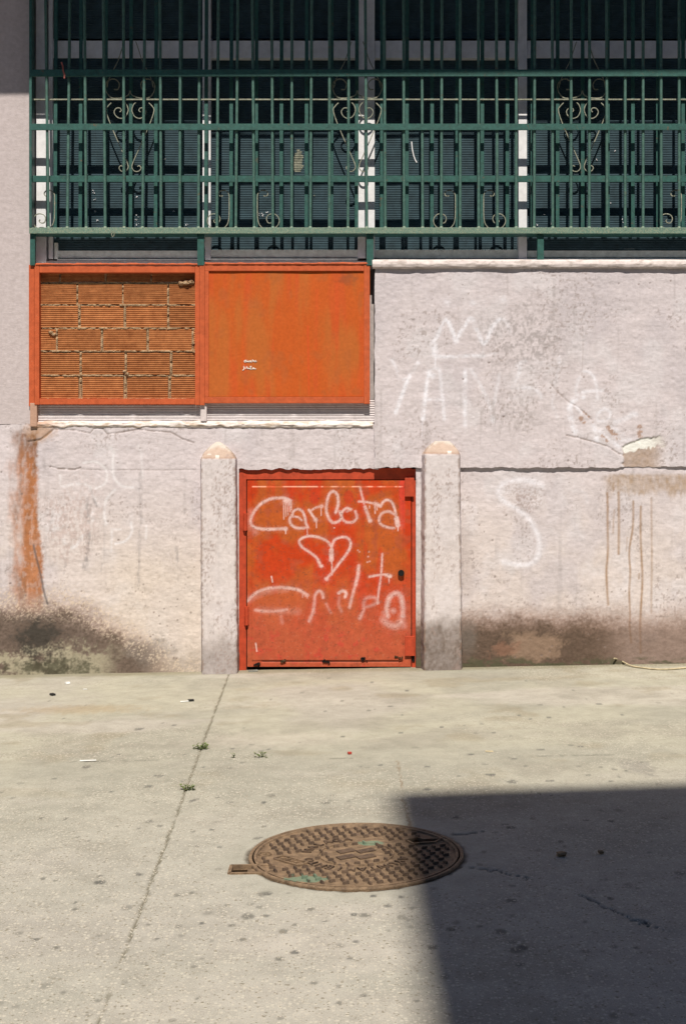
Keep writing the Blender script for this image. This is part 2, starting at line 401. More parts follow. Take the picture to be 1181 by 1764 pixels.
# ================================================================== GROUND
def build_ground():
    t_rows = (CZ - GZ0) * FPX / (np.arange(1790, 1128, -2.2) - HZ)
    ys = t_rows - D
    back = [-60, -40, -25, -15, -10, -8, -6, -5.2, -4.8]
    ys = np.concatenate([[b for b in back if b < ys[0] - 0.05], ys, [0.06, 0.2]])
    ys = np.unique(np.round(ys, 5))
    xs = np.arange(-2.35, 2.35, 0.0052)
    xs = np.concatenate([[-60, -40, -25, -15, -9, -6, -4, -3, -2.6], xs, [2.6, 3, 4, 6, 9, 15, 25, 40, 60]])
    X, Y = np.meshgrid(xs, ys)
    Z = GZ0 + GSX * np.clip(X, -8, 8)
    # colour
    base = np.zeros(X.shape + (3,)); near = sst(-1.6, -3.6, Y)
    base[:] = (0.372, 0.346, 0.265)
    base = mixc(base, (0.355, 0.328, 0.275), near * 0.85)
    f1 = fbm(X * 1.3, Y * 1.3, 3, 5); f2 = fbm(X * 4, Y * 5, 9, 5)
    base = mixc(base, (0.36, 0.325, 0.275), sst(0.5, 0.72, f1) * 0.7)
    base = mixc(base, (0.285, 0.268, 0.215), sst(0.52, 0.30, f1) * 0.6)
    f3 = fbm(X * 0.9 + 31, Y * 2.2 + 3, 17, 6); base = mixc(base, (0.43, 0.385, 0.325), sst(0.52, 0.68, f3) * 0.6)
    f4 = fbm(X * 2.6 + 11, Y * 3.4, 19, 6); base = mixc(base, (0.265, 0.24, 0.19), sst(0.58, 0.74, f4) * 0.5)
    base = mixc(base, (0.265, 0.225, 0.15), sst(0.60, 0.75, f2) * 0.5 * (1 - near))
    agg = np.clip(0.12 + 0.95 * near + 0.8 * sst(0.45, 0.7, fbm(X * 1.7 + 9, Y * 3.1, 21, 5)), 0, 1)
    # smoother fillet of mortar round the cover
    rr = np.hypot(X - MH.x, Y - MH.y)
    fil = sst(MR + 0.16, MR + 0.03, rr + 0.10 * fbm(X * 9, Y * 9, 4, 3) - 0.05)
    agg *= 1 - 0.8 * fil
    base = mixc(base, (0.36, 0.335, 0.27), fil * 0.7)
    def ell(px, py, rx, ry, soft=0.35, sd=0, wob=0.35):
        c = G(px, py); out = np.zeros(X.shape); R = 1.0 + soft + wob
        i0, i1 = np.searchsorted(xs, [c.x - rx * R, c.x + rx * R]); j0, j1 = np.searchsorted(ys, [c.y - ry * R, c.y + ry * R])
        if i1 <= i0 or j1 <= j0: return out
        Xs, Ys = X[j0:j1, i0:i1], Y[j0:j1, i0:i1]
        q = np.hypot((Xs - c.x) / rx, (Ys - c.y) / ry) + wob * (fbm(Xs * 70 + sd * 13, Ys * 70, sd, 3) - 0.5)
        out[j0:j1, i0:i1] = sst(1.0 + soft / 2, 1.0 - soft / 2, q)
        return out
    def daub(base, col, px, py, rx, ry, soft, sd, wob, amt):
        c = G(px, py); R = 1.0 + soft + wob
        i0, i1 = np.searchsorted(xs, [c.x - rx * R, c.x + rx * R]); j0, j1 = np.searchsorted(ys, [c.y - ry * R, c.y + ry * R])
        if i1 <= i0 or j1 <= j0: return
        Xs, Ys = X[j0:j1, i0:i1], Y[j0:j1, i0:i1]
        q = np.hypot((Xs - c.x) / rx, (Ys - c.y) / ry) + wob * (fbm(Xs * 70 + sd * 13, Ys * 70, sd, 3) - 0.5)
        base[j0:j1, i0:i1] = mixc(base[j0:j1, i0:i1], col, sst(1.0 + soft / 2, 1.0 - soft / 2, q) * amt)
    # stains: sandy wash by the left wall, brown puddle mark, grey blot at right edge
    base = mixc(base, (0.30, 0.20, 0.09), ell(140, 1222, 0.26, 0.10, 1.2, 2, 1.2) * 0.4)
    base = mixc(base, (0.20, 0.18, 0.16), ell(1098, 1322, 0.05, 0.12, 0.8, 5, 1.4) * 0.5)
    base = mixc(base, (0.44, 0.40, 0.33), ell(520, 1210, 0.35, 0.12, 1.2, 3, 1.6) * 0.5)
    base = mixc(base, (0.43, 0.38, 0.31), ell(470, 1275, 0.30, 0.12, 1.2, 6, 1.6) * 0.5)
    agg = np.maximum(agg, ell(620, 1360, 0.55, 0.32, 1.0, 7, 1.6) * 0.9)
    # dark trodden-in gum and spots
    gum = [(420,1253,9),(240,1256,14),(328,1222,6),(205,1300,6),(150,1300,6),(95,1341,8),(275,1336,14),(255,1355,14),(192,1363,7),(315,1345,8),
           (72,1409,7),(258,1415,12),(240,1426,7),(365,1429,8),(378,1459,9),(340,1458,8),(455,1423,7),(447,1443,8),(396,1382,9),(375,1373,7),(330,1380,9),
           (182,1485,5),(240,1507,12),(172,1520,16),(172,1510,9),(130,1555,7),(460,1540,13),(457,1577,12),(348,1591,9),(63,1618,11),(270,1618,7),(508,1640,14),(150,1638,4),
           (455,1382,9),(350,1322,6),(400,1290,7),(430,1288,6),(462,1290,6),(300,1250,7),(110,1238,5),(130,1245,5),(145,1258,6),
           (620,1320,8),(655,1318,8),(735,1321,8),(640,1520,8),(643,1544,9),(668,1560,12),(610,1575,11),(612,1622,10),(604,1651,9),(560,1586,9),
           (810,1300,9),(883,1225,8),(893,1232,6),(1010,1205,7),(1030,1212,9),(970,1217,6),(945,1236,6),(960,1239,6),(1070,1231,5),(1095,1239,6),(998,1285,9),
           (930,1291,12),(885,1307,9),(905,1321,9),(812,1300,7),(845,1335,14),(882,1347,16),(946,1346,13),(1052,1347,8),(1000,1286,7),(735,1360,11),(790,1337,8),(692,1231,6),(640,1175,5),(700,1190,6),
           (880,1552,16),(895,1660,13),(776,1600,12),(880,1425,13),(870,1420,10),(1010,1413,10),(1052,1415,10),(965,1450,9),(1050,1548,9),(900,1632,16),(785,1408,11),(690,1545,9),
           (560,1225,5),(505,1240,6),(590,1268,8),(690,1262,7),(760,1252,6),(850,1262,6),(650,1240,5)]
    for k, (px, py, wpx) in enumerate(gum):
        c = G(px, py); rx = wpx * (c.y + D) / FPX * 0.62
        daub(base, (0.115, 0.11, 0.095), px, py, rx, rx * (0.8 + 0.5 * random.random()), 0.45, k + 30, 0.6, 0.70 + 0.25 * random.random())
    rg = random.Random(5)
    for k in range(230):
        px, py = rg.uniform(-40, 1220), 1165 + (1.0 - rg.random() ** 1.2) * 0 + rg.random() ** 1.1 * 600
        c = G(px, py); rx = rg.uniform(0.0045, 0.010) + 0.009 * rg.random() ** 5
        daub(base, (0.15, 0.14, 0.115), px, py, rx, rx * 1.2, 0.6, k + 200, 0.6, rg.uniform(0.4, 0.9))
    # cuts and cracks: grooves of real depth
    def groove(pix, wd, dep, colr, jit=0.004, sd=0, br=0.0):
        q = [G(*p) for p in pix]; dmin = np.full(X.shape, 9.0)
        JX = X + jit * (vn(X * 60, Y * 60, sd) - .5) * 2; JY = Y + jit * (vn(X * 60 + 7, Y * 60, sd + 1) - .5) * 2
        for a, b in zip(q[:-1], q[1:]):
            dx, dy = b.x - a.x, b.y - a.y; t = np.clip(((JX - a.x) * dx + (JY - a.y) * dy) / (dx * dx + dy * dy), 0, 1)
            dmin = np.minimum(dmin, np.hypot(JX - a.x - t * dx, JY - a.y - t * dy))
        m = sst(wd, wd * 0.35, dmin)
        if br: m = m * sst(br - 0.1, br + 0.1, fbm(X * 6, Y * 6, sd + 4, 3))
        return mixc(base, colr, m * 0.85), m * dep
    base, h = groove([(394, 1162), (347, 1288), (300, 1415), (250, 1548), (205, 1665), (160, 1790)], 0.0055, 0.005, (0.12, 0.105, 0.068), 0.004, 1, 0.30); Z -= h
    base, h = groove([(-60, 1314), (350, 1309), (700, 1305), (1240, 1297)], 0.006, 0.002, (0.19, 0.18, 0.14), 0.003, 2, 0.40); Z -= h
    base, h = groove([(684, 1310), (690, 1340), (693, 1372), (700, 1400), (706, 1425)], 0.006, 0.003, (0.22, 0.16, 0.10), 0.006, 3, 0.42); Z -= h
    base, h = groove([(790, 1492), (860, 1502), (920, 1520), (985, 1535), (1040, 1562), (1110, 1592), (1200, 1620)], 0.0052, 0.005, (0.07, 0.065, 0.055), 0.014, 4, 0.40); Z -= h
    base, h = groove([(772, 1436), (800, 1437), (830, 1431)], 0.006, 0.005, (0.05, 0.05, 0.045), 0.008, 5); Z -= h
    base, h = groove([(985, 1385), (960, 1372), (900, 1362)], 0.004, 0.003, (0.09, 0.085, 0.08), 0.01, 6, 0.45); Z -= h
    # dirt line where the walls meet the ground
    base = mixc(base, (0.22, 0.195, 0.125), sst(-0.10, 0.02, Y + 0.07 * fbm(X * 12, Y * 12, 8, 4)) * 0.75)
    Z += 0.004 * (fbm(X * 2, Y * 2, 12, 3) - 0.5) + 0.0012 * (fbm(X * 25, Y * 25, 14, 3) - .5)
    unseen_road = sst(-5.0, -5.02, Y); base = mixc(base, (0.055, 0.055, 0.058), unseen_road); Z -= 0.12 * unseen_road  # unseen dark roadway, added to cut bounce light from the ground
    # pit under the manhole and its hinge tab
    edge = 0.006 * (fbm(X * 40, Y * 40, 6, 3) - .5)
    Z -= 0.05 * (rr + edge < MR - 0.004)
    ta, tb = G(402, 1500), G(455, 1497)
    Z -= 0.05 * ((np.abs(X - (ta.x + tb.x) / 2) < 0.052) & (np.abs(Y - (ta.y + tb.y) / 2) < 0.028))
    dirtm = sst(MR + 0.018, MR + 0.002, rr + edge * 3)
    base = mixc(base, (0.085, 0.065, 0.045), dirtm * 0.9)
    Z -= 0.004 * dirtm
    pos = np.stack([X, Y, Z], -1)[::-1]
    o = grid_obj('pavement', pos, M['ground'], col=base[::-1], extra={'aggregate': agg[::-1]})
    o['kind'] = 'structure'
    o['label'] = 'worn beige concrete pavement with speckled aggregate, gum spots and saw-cut joints'
build_ground()

# ================================================================== BUILDING FRONT
bld = thing('building', P(590.5, 1160, 0.3), 'pink-washed plastered building front with barred windows above a red hatch door', 'building')
WHITE_SPRAY = (0.76, 0.735, 0.77)

def wall_base(U, V, sd):
    """pinkish limewash: lavender-grey above, warmer and creamier lower down, with water streaks and scuffs"""
    c = np.zeros(U.shape + (3,)); c[:] = (0.580, 0.512, 0.512)
    warm = sst(780, 980, V + 60 * (fbm(U / 90, V / 90, sd) - .5))
    c = mixc(c, (0.595, 0.515, 0.475), warm * 0.85)
    c = mixc(c, (0.50, 0.445, 0.455), sst(0.50, 0.72, fbm(U / 70, V / 110, sd + 1, 5)) * 0.6)
    c = mixc(c, (0.62, 0.575, 0.58), sst(0.52, 0.75, fbm(U / 45 + 4, V / 60, sd + 2, 5)) * 0.5)
    st = sst(0.60, 0.80, fbm(U / 9, V / 190, sd + 3, 4)) * sst(0.42, 0.62, fbm(U / 60, V / 90, sd + 4, 3))
    c = mixc(c, (0.36, 0.315, 0.305), st * 0.40)
    sp = sst(0.60, 0.72, fbm(U / 3.2, V / 4.2, sd + 5, 3)) * sst(0.48, 0.66, fbm(U / 50, V / 55, sd + 6, 4))
    c = mixc(c, (0.30, 0.24, 0.22), sp * 0.6)
    return c
def pits(c, U, V, sd, amt=1.0, cell=9.0, p=0.955):
    """small chips and pin holes"""
    i = np.floor(U / cell); j = np.floor(V / cell)
    ox = hsh(i, j, sd) * .7 + .15; oy = hsh(i, j, sd + 1) * .7 + .15; on = hsh(i, j, sd + 2) > p
    r = 0.6 + 1.3 * hsh(i, j, sd + 3)
    dd = np.hypot(U - (i + ox) * cell, V - (j + oy) * cell)
    m = on * sst(r + 0.7, r - 0.4, dd)
    m = m * sst(0.42, 0.62, fbm(U / 70, V / 70, sd + 8, 3))
    return mixc(c, (0.20, 0.15, 0.125), m * 0.7 * amt), m
def relief(U, V, sd, a=1.0):
    return a * (0.010 * (fbm(U / 120, V / 120, sd, 3) - .5) + 0.004 * (fbm(U / 22, V / 15, sd + 3, 4) - .5) + 0.002 * (fbm(U / 5, V / 4, sd + 6, 3) - .5))
def plane_pos(U, V, d):
    k = (D + d) / D / PPM
    return np.stack([(U - CX) * k, np.broadcast_to(d, U.shape), CZ + (HZ - V) * k], -1)

# ---- upper right panel with crown tag
def upper_panel():
    us = np.arange(645, 1262, 1.5); vs = np.arange(459, 806, 1.5)
    U, V = np.meshgrid(us, vs)
    c = wall_base(U, V, 50)
    F = Field(us, vs); o3 = (660, 480); s3 = 4.92
    S = lambda pts, wd, I=.55, soft=.7: F.stroke(pts, wd, I, soft, o3, s3)
    S([(440,640),(425,590),(410,545),(445,510),(485,425),(530,350),(556,380),(590,465),(618,535),(655,450),(700,385),(738,335),(768,385),(800,455),(850,550),(890,490),(930,395),(985,345)], 5.2, .75)
    S([(985,345),(1030,350),(1055,400),(1068,450)], 5, .35)
    S([(430,560),(440,600),(435,640)], 7.5, .75); S([(440,660),(600,662),(720,655),(850,655)], 4.3, .7); S([(850,655),(950,638)], 4, .3)
    S([(850,560),(845,650)], 3.2, .45); S([(440,650),(440,750)], 2, .6)
    for x, y, i in ((535, 205, .75), (757, 205, .6), (1012, 172, .5)): F.blob(x, y, 8, i, .95, o3, s3)
    S([(72,690),(115,785)], 4, .5); S([(115,790),(130,860)], 3, .2)
    S([(290,720),(220,835),(165,965),(105,1135)], 4.8, .75); S([(170,855),(215,840)], 4, .35)
    S([(335,1190),(345,1080),(365,920),(385,810)], 5, .75); S([(380,790),(440,765),(475,780),(488,880),(503,1030),(515,1190)], 4.6, .55)
    S([(390,800),(415,820)], 8, .7); S([(365,1025),(500,1025)], 3.6, .6); S([(332,1190),(325,1340)], 1.4, .5)
    S([(690,1240),(690,1080),(692,900),(692,775)], 5, .7); S([(740,770),(790,850),(845,950),(900,1085),(925,1220)], 4.6, .4); S([(985,800),(960,930),(930,1090)], 4.2, .35)
    F.blob(925, 1200, 7, .55, .9, o3, s3)
    o4 = (860, 560); s4 = 4.54
    T = lambda pts, wd, I=.5, soft=.8: F.stroke(pts, wd, I, soft, o4, s4)
    T([(205,280),(145,305),(158,345),(125,430),(92,480)], 5, .45); T([(92,490),(180,490),(250,495),(300,525),(330,565)], 5.5, .55); T([(80,570),(130,560)], 5, .35)
    T([(280,280),(320,300)], 6, .35); T([(465,255),(460,350),(432,450)], 4.5, .4); T([(420,540),(412,620),(450,720)], 4, .3)
    T([(590,560),(600,470),(625,405)], 4.2, .45); T([(650,360),(700,370),(745,430),(765,575)], 4.2, .5); T([(600,550),(680,520),(805,512)], 4.2, .65)
    T([(650,560),(585,585),(545,650),(555,730),(590,835)], 6.5, .95); T([(600,640),(640,690)], 4, .6)
    T([(815,650),(770,690),(760,740),(800,750),(850,725),(860,680),(815,650)], 3.8, .7); T([(735,790),(760,900)], 6, .9); T([(780,830),(830,880),(930,950)], 5, .7)
    T([(900,760),(960,740),(1030,700),(1060,700)], 7, .6); T([(880,800),(960,850)], 6, .5); T([(950,900),(1080,890)], 6, .5)
    n = 0.55 + 0.7 * fbm(U / 3, V / 3, 91, 3); rub = sst(0.30, 0.52, fbm(U / 9, V / 9, 92, 4))
    c = mixc(c, WHITE_SPRAY, np.clip((F.a * (0.55 + 0.75 * fbm(U / 16, V / 16, 90, 3)) + F.h) * 1.0 * n * (0.3 + 0.75 * rub), 0, 1))
    # grey mould scuff in the middle of the panel
    g = sst(95, 20, np.hypot((U - 905) / 1.25, (V - 585)) + 60 * (fbm(U / 18, V / 18, 93, 4) - .5))
    c = mixc(c, (0.27, 0.235, 0.225), g * sst(0.42, 0.66, fbm(U / 3.4, V / 4.5, 94, 5)) * 0.55)
    g = sst(55, 5, np.hypot((U - 880) / 1.6, (V - 705)) + 60 * (fbm(U / 14, V / 20, 95, 4) - .5))
    c = mixc(c, (0.33, 0.29, 0.275), g * sst(0.42, 0.66, fbm(U / 3.4, V / 8.0, 96, 5)) * 0.5)
    # fine cracks
    K = Field(us, vs)
    K.stroke([(390,450),(470,540),(540,600),(620,650),(720,740)], 1.5, .6, .8, o4, s4)
    K.stroke([(520,862),(600,880),(700,905),(800,935),(860,960),(930,1005),(965,1018)], 1.5, .9, .8, o4, s4)
    K.stroke([(1002,545),(1003,600),(1001,650)], 1.4, .3)
    c = mixc(c, (0.24, 0.17, 0.135), K.a * 0.8 * sst(.30, .52, fbm(U / 5, V / 5, 89, 3)))
    B = Field(us, vs)
    for a, b, wd in (((840,790),(885,845),5), ((910,860),(930,895),4), ((635,730),(655,755),5), ((715,720),(725,750),3.5), ((1095,800),(1095,870),6), ((660,680),(710,730),2.5), ((800,870),(850,930),4)):
        B.stroke([a, b], wd, .9, .5, o4, s4)
    c = mixc(c, (0.33, 0.19, 0.12), np.clip(B.a * 1.6 * sst(.34, .58, fbm(U / 4, V / 4, 97, 3)), 0, 1) * 0.75)
    # broken corner: fresh white edge over bare brown render
    brk = sst(0, 2.2, (V - (766 - 0.30 * (np.minimum(U, 1125) - 1072) + 11 * (fbm(U / 8, V / 12, 98, 5) - .5)))) * sst(1070, 1074, U + 5 * (vn(V / 5, U * 0, 3) - .5))
    brk = brk * sst(1150, 1118, U + 10 * (fbm(U / 9, V / 7, 6, 3) - .5))
    wh = brk * sst(0, -3, (V - (781 - 0.18 * (np.minimum(U, 1125) - 1072) + 16 * (fbm(U / 7, V / 7, 99, 5) - .5))))
    c = mixc(c, (0.37, 0.27, 0.205), brk * (0.65 + 0.35 * fbm(U / 5, V / 5, 100, 3)))
    c = mixc(c, (0.76, 0.74, 0.68), wh)
    c, pm = pits(c, U, V, 60)
    dep = relief(U, V, 70) + 0.004 * K.a + 0.006 * brk + 0.002 * pm
    # thin lump at the broken corner
    Vd = V + 3.6 * (fbm(U / 9, U * 0, 72, 4) - .5) * np.exp(-np.abs(V - 803) / 5) * 2.0 + 2.2 * sst(1050, 1100, U) * np.exp(-np.abs(V - 803) / 6) * -1
    Ud = U + 3.0 * (fbm(V / 14, V * 0, 73, 4) - .5) * np.exp(-np.abs(U - 645) / 4)
    pos = plane_pos(Ud, Vd, 0.0); pos[..., 1] += dep
    grid_obj('upper_wall_panel', pos, M['plaster'], skirt=0.06, col=c, parent=bld)
upper_panel()

# ---- lower right wall
def lower_right():
    us = np.arange(716, 1262, 1.5); vs = np.arange(797, 1178, 1.5)
    U, V = np.meshgrid(us, vs)
    c = wall_base(U, V, 150)
    o2 = (780, 760); s2 = 3.374
    F = Field(us, vs)
    F.stroke([(515,255),(450,232),(370,225),(300,242),(265,290),(285,340),(360,390),(430,440),(480,520),(502,600),(490,670),(450,712),(370,718),(290,700)], 7.0, .8, .9, o2, s2)
    F.stroke([(700,290),(760,300),(775,350)], 6, .3, .9, o2, s2); F.blob(290, 290, 10, .4, .9, o2, s2)
    n = 0.6 + 0.6 * fbm(U / 3, V / 3, 191, 3)
    c = mixc(c, WHITE_SPRAY, np.clip((F.a * (0.4 + 0.7 * fbm(U / 16, V / 16, 190, 3)) + F.h) * n * .85, 0, 1))
    # speckled scuff inside the S
    g = sst(42, 8, np.hypot((U - 900) / 1.3, V - 855) + 40 * (fbm(U / 12, V / 12, 193, 3) - .5))
    c = mixc(c, (0.34, 0.26, 0.235), g * sst(0.46, 0.64, fbm(U / 2.6, V / 2.6, 194, 3)) * 0.6)
    # rust run-off under the joint
    R = Field(us, vs)
    blot = sst(0.0, 1.0, sst(1028, 1062, U + 22 * (fbm(U / 9, V / 14, 195, 3) - .5)) * sst(862, 838, V + 26 * (fbm(U / 7, V / 20, 196, 3) - .5)) * sst(812, 822, V))
    for pts, wd, I in (([(895,300),(896,500),(898,640),(890,750),(893,860),(899,950)], 2.3, .8), ([(960,300),(962,480),(960,655)], 2.4, .75), ([(935,400),(930,470),(928,535)], 1.6, .5),
                       ([(1045,350),(1042,500),(1022,640),(1028,760),(1022,880),(1026,1000),(1024,1080),(1034,1170)], 2.0, .8), ([(1088,380),(1088,550),(1095,700),(1098,830),(1090,960),(1085,1100),(1088,1230)], 2.2, .85),
                       ([(1010,560),(1006,640)], 1.4, .5), ([(1080,770),(1078,800)], 1.6, .7), ([(1150,330),(1153,700),(1149,1000)], 2, .5)):
        R.stroke(pts, wd * 1.35, I, .7, o2, s2)
    c = mixc(c, (0.33, 0.215, 0.12), np.clip(blot * (0.25 + 0.9 * fbm(U / 4, V / 12, 197, 3)), 0, 1) * 0.8)
    c = mixc(c, (0.29, 0.165, 0.078), R.a * 0.9 * (0.6 + 0.6 * fbm(U / 4, V / 18, 207, 3)))
    # damp and grime band at the foot
    fj = fbm(U / 3, V / 3, 199, 3) - .5; mj = fbm(U / 26, V / 18, 198, 4) - .5
    ed = 1054 + 16 * (fbm(U / 70, V * 0 + 1, 198, 4) - .5)
    fade = 1 - 0.55 * sst(1010, 1095, U)
    dm = sst(-26, 34, V - ed + 22 * fj + 14 * mj)
    c = mixc(c, (0.27, 0.165, 0.12), dm * (0.62 + 0.3 * fade))
    d2 = sst(2, 42, V - ed + 14 * fj + 30 * mj)
    c = mixc(c, (0.080, 0.055, 0.038), d2 * 0.94 * fade * (0.9 + .3 * fj))
    pat = sst(44, 20, np.hypot((U - 915) / 1.35, (V - 1113) * 1.25) + 44 * (fbm(U / 16, V / 12, 201, 5) - .5) + 16 * fj) * sst(1078, 1092, V + 12 * fj)
    c = mixc(c, (0.29, 0.195, 0.135), pat * 0.72)
    pat = sst(30, 8, np.hypot((U - 868) / 1.2, (V - 1120) * 1.6) + 40 * (fbm(U / 12, V / 9, 211, 5) - .5) + 12 * fj)
    c = mixc(c, (0.25, 0.13, 0.085), pat * 0.6)
    gl = sst(30, 6, np.hypot((U - 805) / 0.8, (V - 1100) / 1.6) + 16 * (fbm(U / 8, V / 8, 202, 3) - .5))
    c = mixc(c, (0.17, 0.145, 0.125), gl * 0.55)
    c = mixc(c, (0.08, 0.08, 0.045), sst(1128, 1142, V + 10 * (fbm(U / 7, V / 6, 203, 3) - .5)) * sst(0.42, 0.6, fbm(U / 14, V / 6, 204, 4)) * 0.8)
    # darker strip by the pillar
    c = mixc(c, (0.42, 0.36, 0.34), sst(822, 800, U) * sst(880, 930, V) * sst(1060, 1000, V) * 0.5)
    c, pm = pits(c, U, V, 160, 1.0, 9, 0.96)
    c, pm2 = pits(c, U, V + 3, 165, sst(990, 1030, V) * sst(1080, 1040, V), 6, 0.86)
    dep = relief(U, V, 170) + 0.002 * pm
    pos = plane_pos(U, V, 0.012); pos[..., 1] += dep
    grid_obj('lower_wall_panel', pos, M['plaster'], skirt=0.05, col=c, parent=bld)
lower_right()

# ---- lower left wall with lintel
def lower_left():
    us = np.arange(-70, 652, 1.5); vs = np.arange(730, 1178, 1.5)
    U, V = np.meshgrid(us, vs)
    c = wall_base(U, V, 250)
    c = mixc(c, (0.62, 0.525, 0.435), sst(900, 1000, V) * sst(120, 240, U) * 0.6)
    o5 = (40, 760); s5 = 4.54
    F = Field(us, vs)
    for pts, wd, I in (([(470,170),(560,160),(620,190),(655,250),(640,330),(560,372)], 3.2, .5), ([(290,270),(300,350),(400,335),(500,340),(530,370)], 3.6, .45),
                       ([(680,50),(705,90),(700,210),(715,290),(775,350),(860,362)], 3.4, .55), ([(720,380),(655,450),(635,560),(650,650)], 4, .5),
                       ([(690,690),(760,690)], 3, .4), ([(845,640),(850,710),(800,780),(720,802)], 3.4, .55), ([(695,690),(690,860)], 3.2, .4),
                       ([(470,740),(430,800),(385,835)], 4.5, .55), ([(310,740),(330,800)], 4, .35), ([(900,30),(925,110),(935,290)], 3, .3),
                       ([(545,430),(575,480),(600,520)], 4, .5), ([(240,690),(310,670)], 3.5, .4), ([(965,660),(960,760)], 3, .4), ([(540,560),(545,620)], 4, .45)):
        F.stroke(pts, wd, I, .85, o5, s5)
    c = mixc(c, (0.70, 0.66, 0.66), np.clip((F.a * 1.5 + F.h) * (0.55 + 0.6 * fbm(U / 3, V / 3, 291, 3)), 0, 1))
    # vertical grime streaks
    o1 = (40, 680); s1 = 3.028
    Q = Field(us, vs)
    for pts, wd, I in (([(350,500),(335,650),(345,800),(320,900)], 7, .75), ([(610,400),(615,600),(605,800),(600,990)], 5, .45), ([(800,800),(815,960)], 5, .6), ([(845,420),(840,620)], 4, .3),
                       ([(365,540),(385,580)], 4, .7), ([(150,600),(140,760)], 4, .4), ([(230,840),(215,930)], 4, .5), ([(410,880),(405,950)], 3, .45), ([(100,330),(120,380)], 5, .4)):
        Q.stroke(pts, wd, I, .95, o1, s1)
    c = mixc(c, (0.27, 0.24, 0.235), np.clip(Q.a * 1.3 * sst(.32, .64, fbm(U / 3, V / 9, 292, 4)), 0, 1) * .8)
    # reddish abraded field left of centre
    ab = sst(70, 25, np.hypot((U - 125) / 1.0, (V - 900) / 1.35) + 50 * (fbm(U / 16, V / 30, 293, 4) - .5))
    c = mixc(c, (0.42, 0.31, 0.28), ab * sst(0.42, 0.62, fbm(U / 2.8, V / 6, 294, 3)) * 0.5)
    # big damp smear at the foot
    fj = fbm(U / 3, V / 3, 296, 3) - .5; mj = fbm(U / 28, V / 20, 298, 5) - .5
    top = 1026 + np.clip((U - 110) / 175, 0, 1.2) ** 1.25 * 100
    right = sst(345, 275, U + 26 * mj + 14 * fj)
    dm = sst(-22, 34, V - top + 20 * fj + 30 * mj) * right
    c = mixc(c, (0.31, 0.205, 0.15), dm * 0.78)
    dk = sst(6, 44, V - top + 18 * fj + 40 * mj) * sst(310, 235, U + 20 * fj)
    c = mixc(c, (0.075, 0.054, 0.040), dk * 0.88 * (.9 + .4 * fj))
    pale = sst(-8, 12, V - 1112 - 10 * sst(120, 60, U) + 34 * mj + 30 * fj) * sst(225, 170, U + 40 * mj + 20 * fj) * sst(0.28, 0.52, fbm(U / 22 + 3, V / 14, 299, 5) + .25 * fj)
    c = mixc(c, (0.40, 0.355, 0.25), pale * 0.8)
    blk = sst(44, 14, np.hypot((U - 70) / 1.2, (V - 1100) / 1.1) + 46 * (fbm(U / 12, V / 11, 301, 5) - .5) + 34 * fj)
    c = mixc(c, (0.045, 0.040, 0.033), blk * 0.88)
    blk = sst(24, 6, np.hypot((U - 95) / 4.2, V - 1152) + 26 * (fbm(U / 10, V / 8, 302, 4) - .5) + 20 * fj)
    c = mixc(c, (0.065, 0.063, 0.038), blk * 0.8)
    dk3 = sst(40, 8, np.hypot((U - 255) / 1.3, V - 1122) + 60 * mj + 26 * fj)
    c = mixc(c, (0.17, 0.14, 0.118), dk3 * 0.7)
    c = mixc(c, (0.33, 0.27, 0.215), sst(1105, 1150, V + 40 * mj + 24 * fj) * sst(240, 300, U) * 0.65)
    # flaked edge specks
    sp = sst(0.58, 0.66, fbm(U / 2.4, V / 2.4, 305, 3)) * sst(45, 8, np.abs(V - top - 10))
    c = mixc(c, (0.62, 0.50, 0.38), sp * 0.65)
    # terracotta paint of the neighbouring strip
    eo = 68 + 9 * sst(880, 990, V) + 5 * (fbm(V / 24, V * 0, 306, 4) - .5) - 3
    orr = sst(eo + 4, eo - 4, U + 7 * (fbm(U / 4, V / 5, 307, 3) - .5)) * sst(735, 752, V + 8 * (fbm(U / 6, V / 6, 3, 2) - .5))
    oc = np.zeros_like(c); oc[:] = (0.37, 0.15, 0.065)
    oc = mixc(oc, (0.24, 0.115, 0.06), sst(0.45, 0.7, fbm(U / 10, V / 40, 308, 4)) * 0.8)
    oc = mixc(oc, (0.46, 0.20, 0.10), sst(0.5, 0.7, fbm(U / 8, V / 60, 309, 4)) * 0.6)
    oc = mixc(oc, (0.17, 0.095, 0.06), sst(800, 765, V) * 0.6)
    m = orr * (1 - sst(1010, 1065, V)) * sst(8, 52, U + 34 * (fbm(U / 9, V / 26, 311, 4) - .5)) * (0.75 + 0.25 * sst(.3, .5, fbm(U / 4, V / 9, 312, 3)))
    c = c + (oc - c) * m[..., None]
    gk = Field(us, vs); gk.stroke([(55,785),(70,850),(95,950),(110,1030),(128,1090)], 2.8, .9, .8, o1, s1)
    c = mixc(c, (0.10, 0.09, 0.09), gk.a * 0.85)
    # cracks
    K = Field(us, vs)
    K.stroke([(30,245),(90,235),(125,210),(160,180)], 2.2, 1, .6, o1, s1, False)
    K.stroke([(160,180),(270,185),(350,200),(370,175),(410,170),(440,205),(520,195),(600,180),(680,190),(770,195),(830,230),(890,250)], 1.7, .75, .7, o1, s1, False)
    K.stroke([(140,375),(180,385),(270,390),(300,380)], 1.8, .9, .7, o1, s1, False)
    K.stroke([(300,388),(430,395),(560,392),(700,394),(900,392)], 1.3, .5, .8, o1, s1, False)
    c = mixc(c, (0.17, 0.12, 0.095), K.a * 0.85 * sst(.26, .48, fbm(U / 6, V / 6, 289, 3)))
    # broken plaster at the left end of the ledge
    c = mixc(c, (0.42, 0.24, 0.13), sst(36, 10, np.hypot(U - 70, (V - 742) * 1.4) + 22 * (fbm(U / 7, V / 7, 310, 3) - .5)) * 0.7)
    c, pm = pits(c, U, V, 260, 1.0, 8, 0.955)
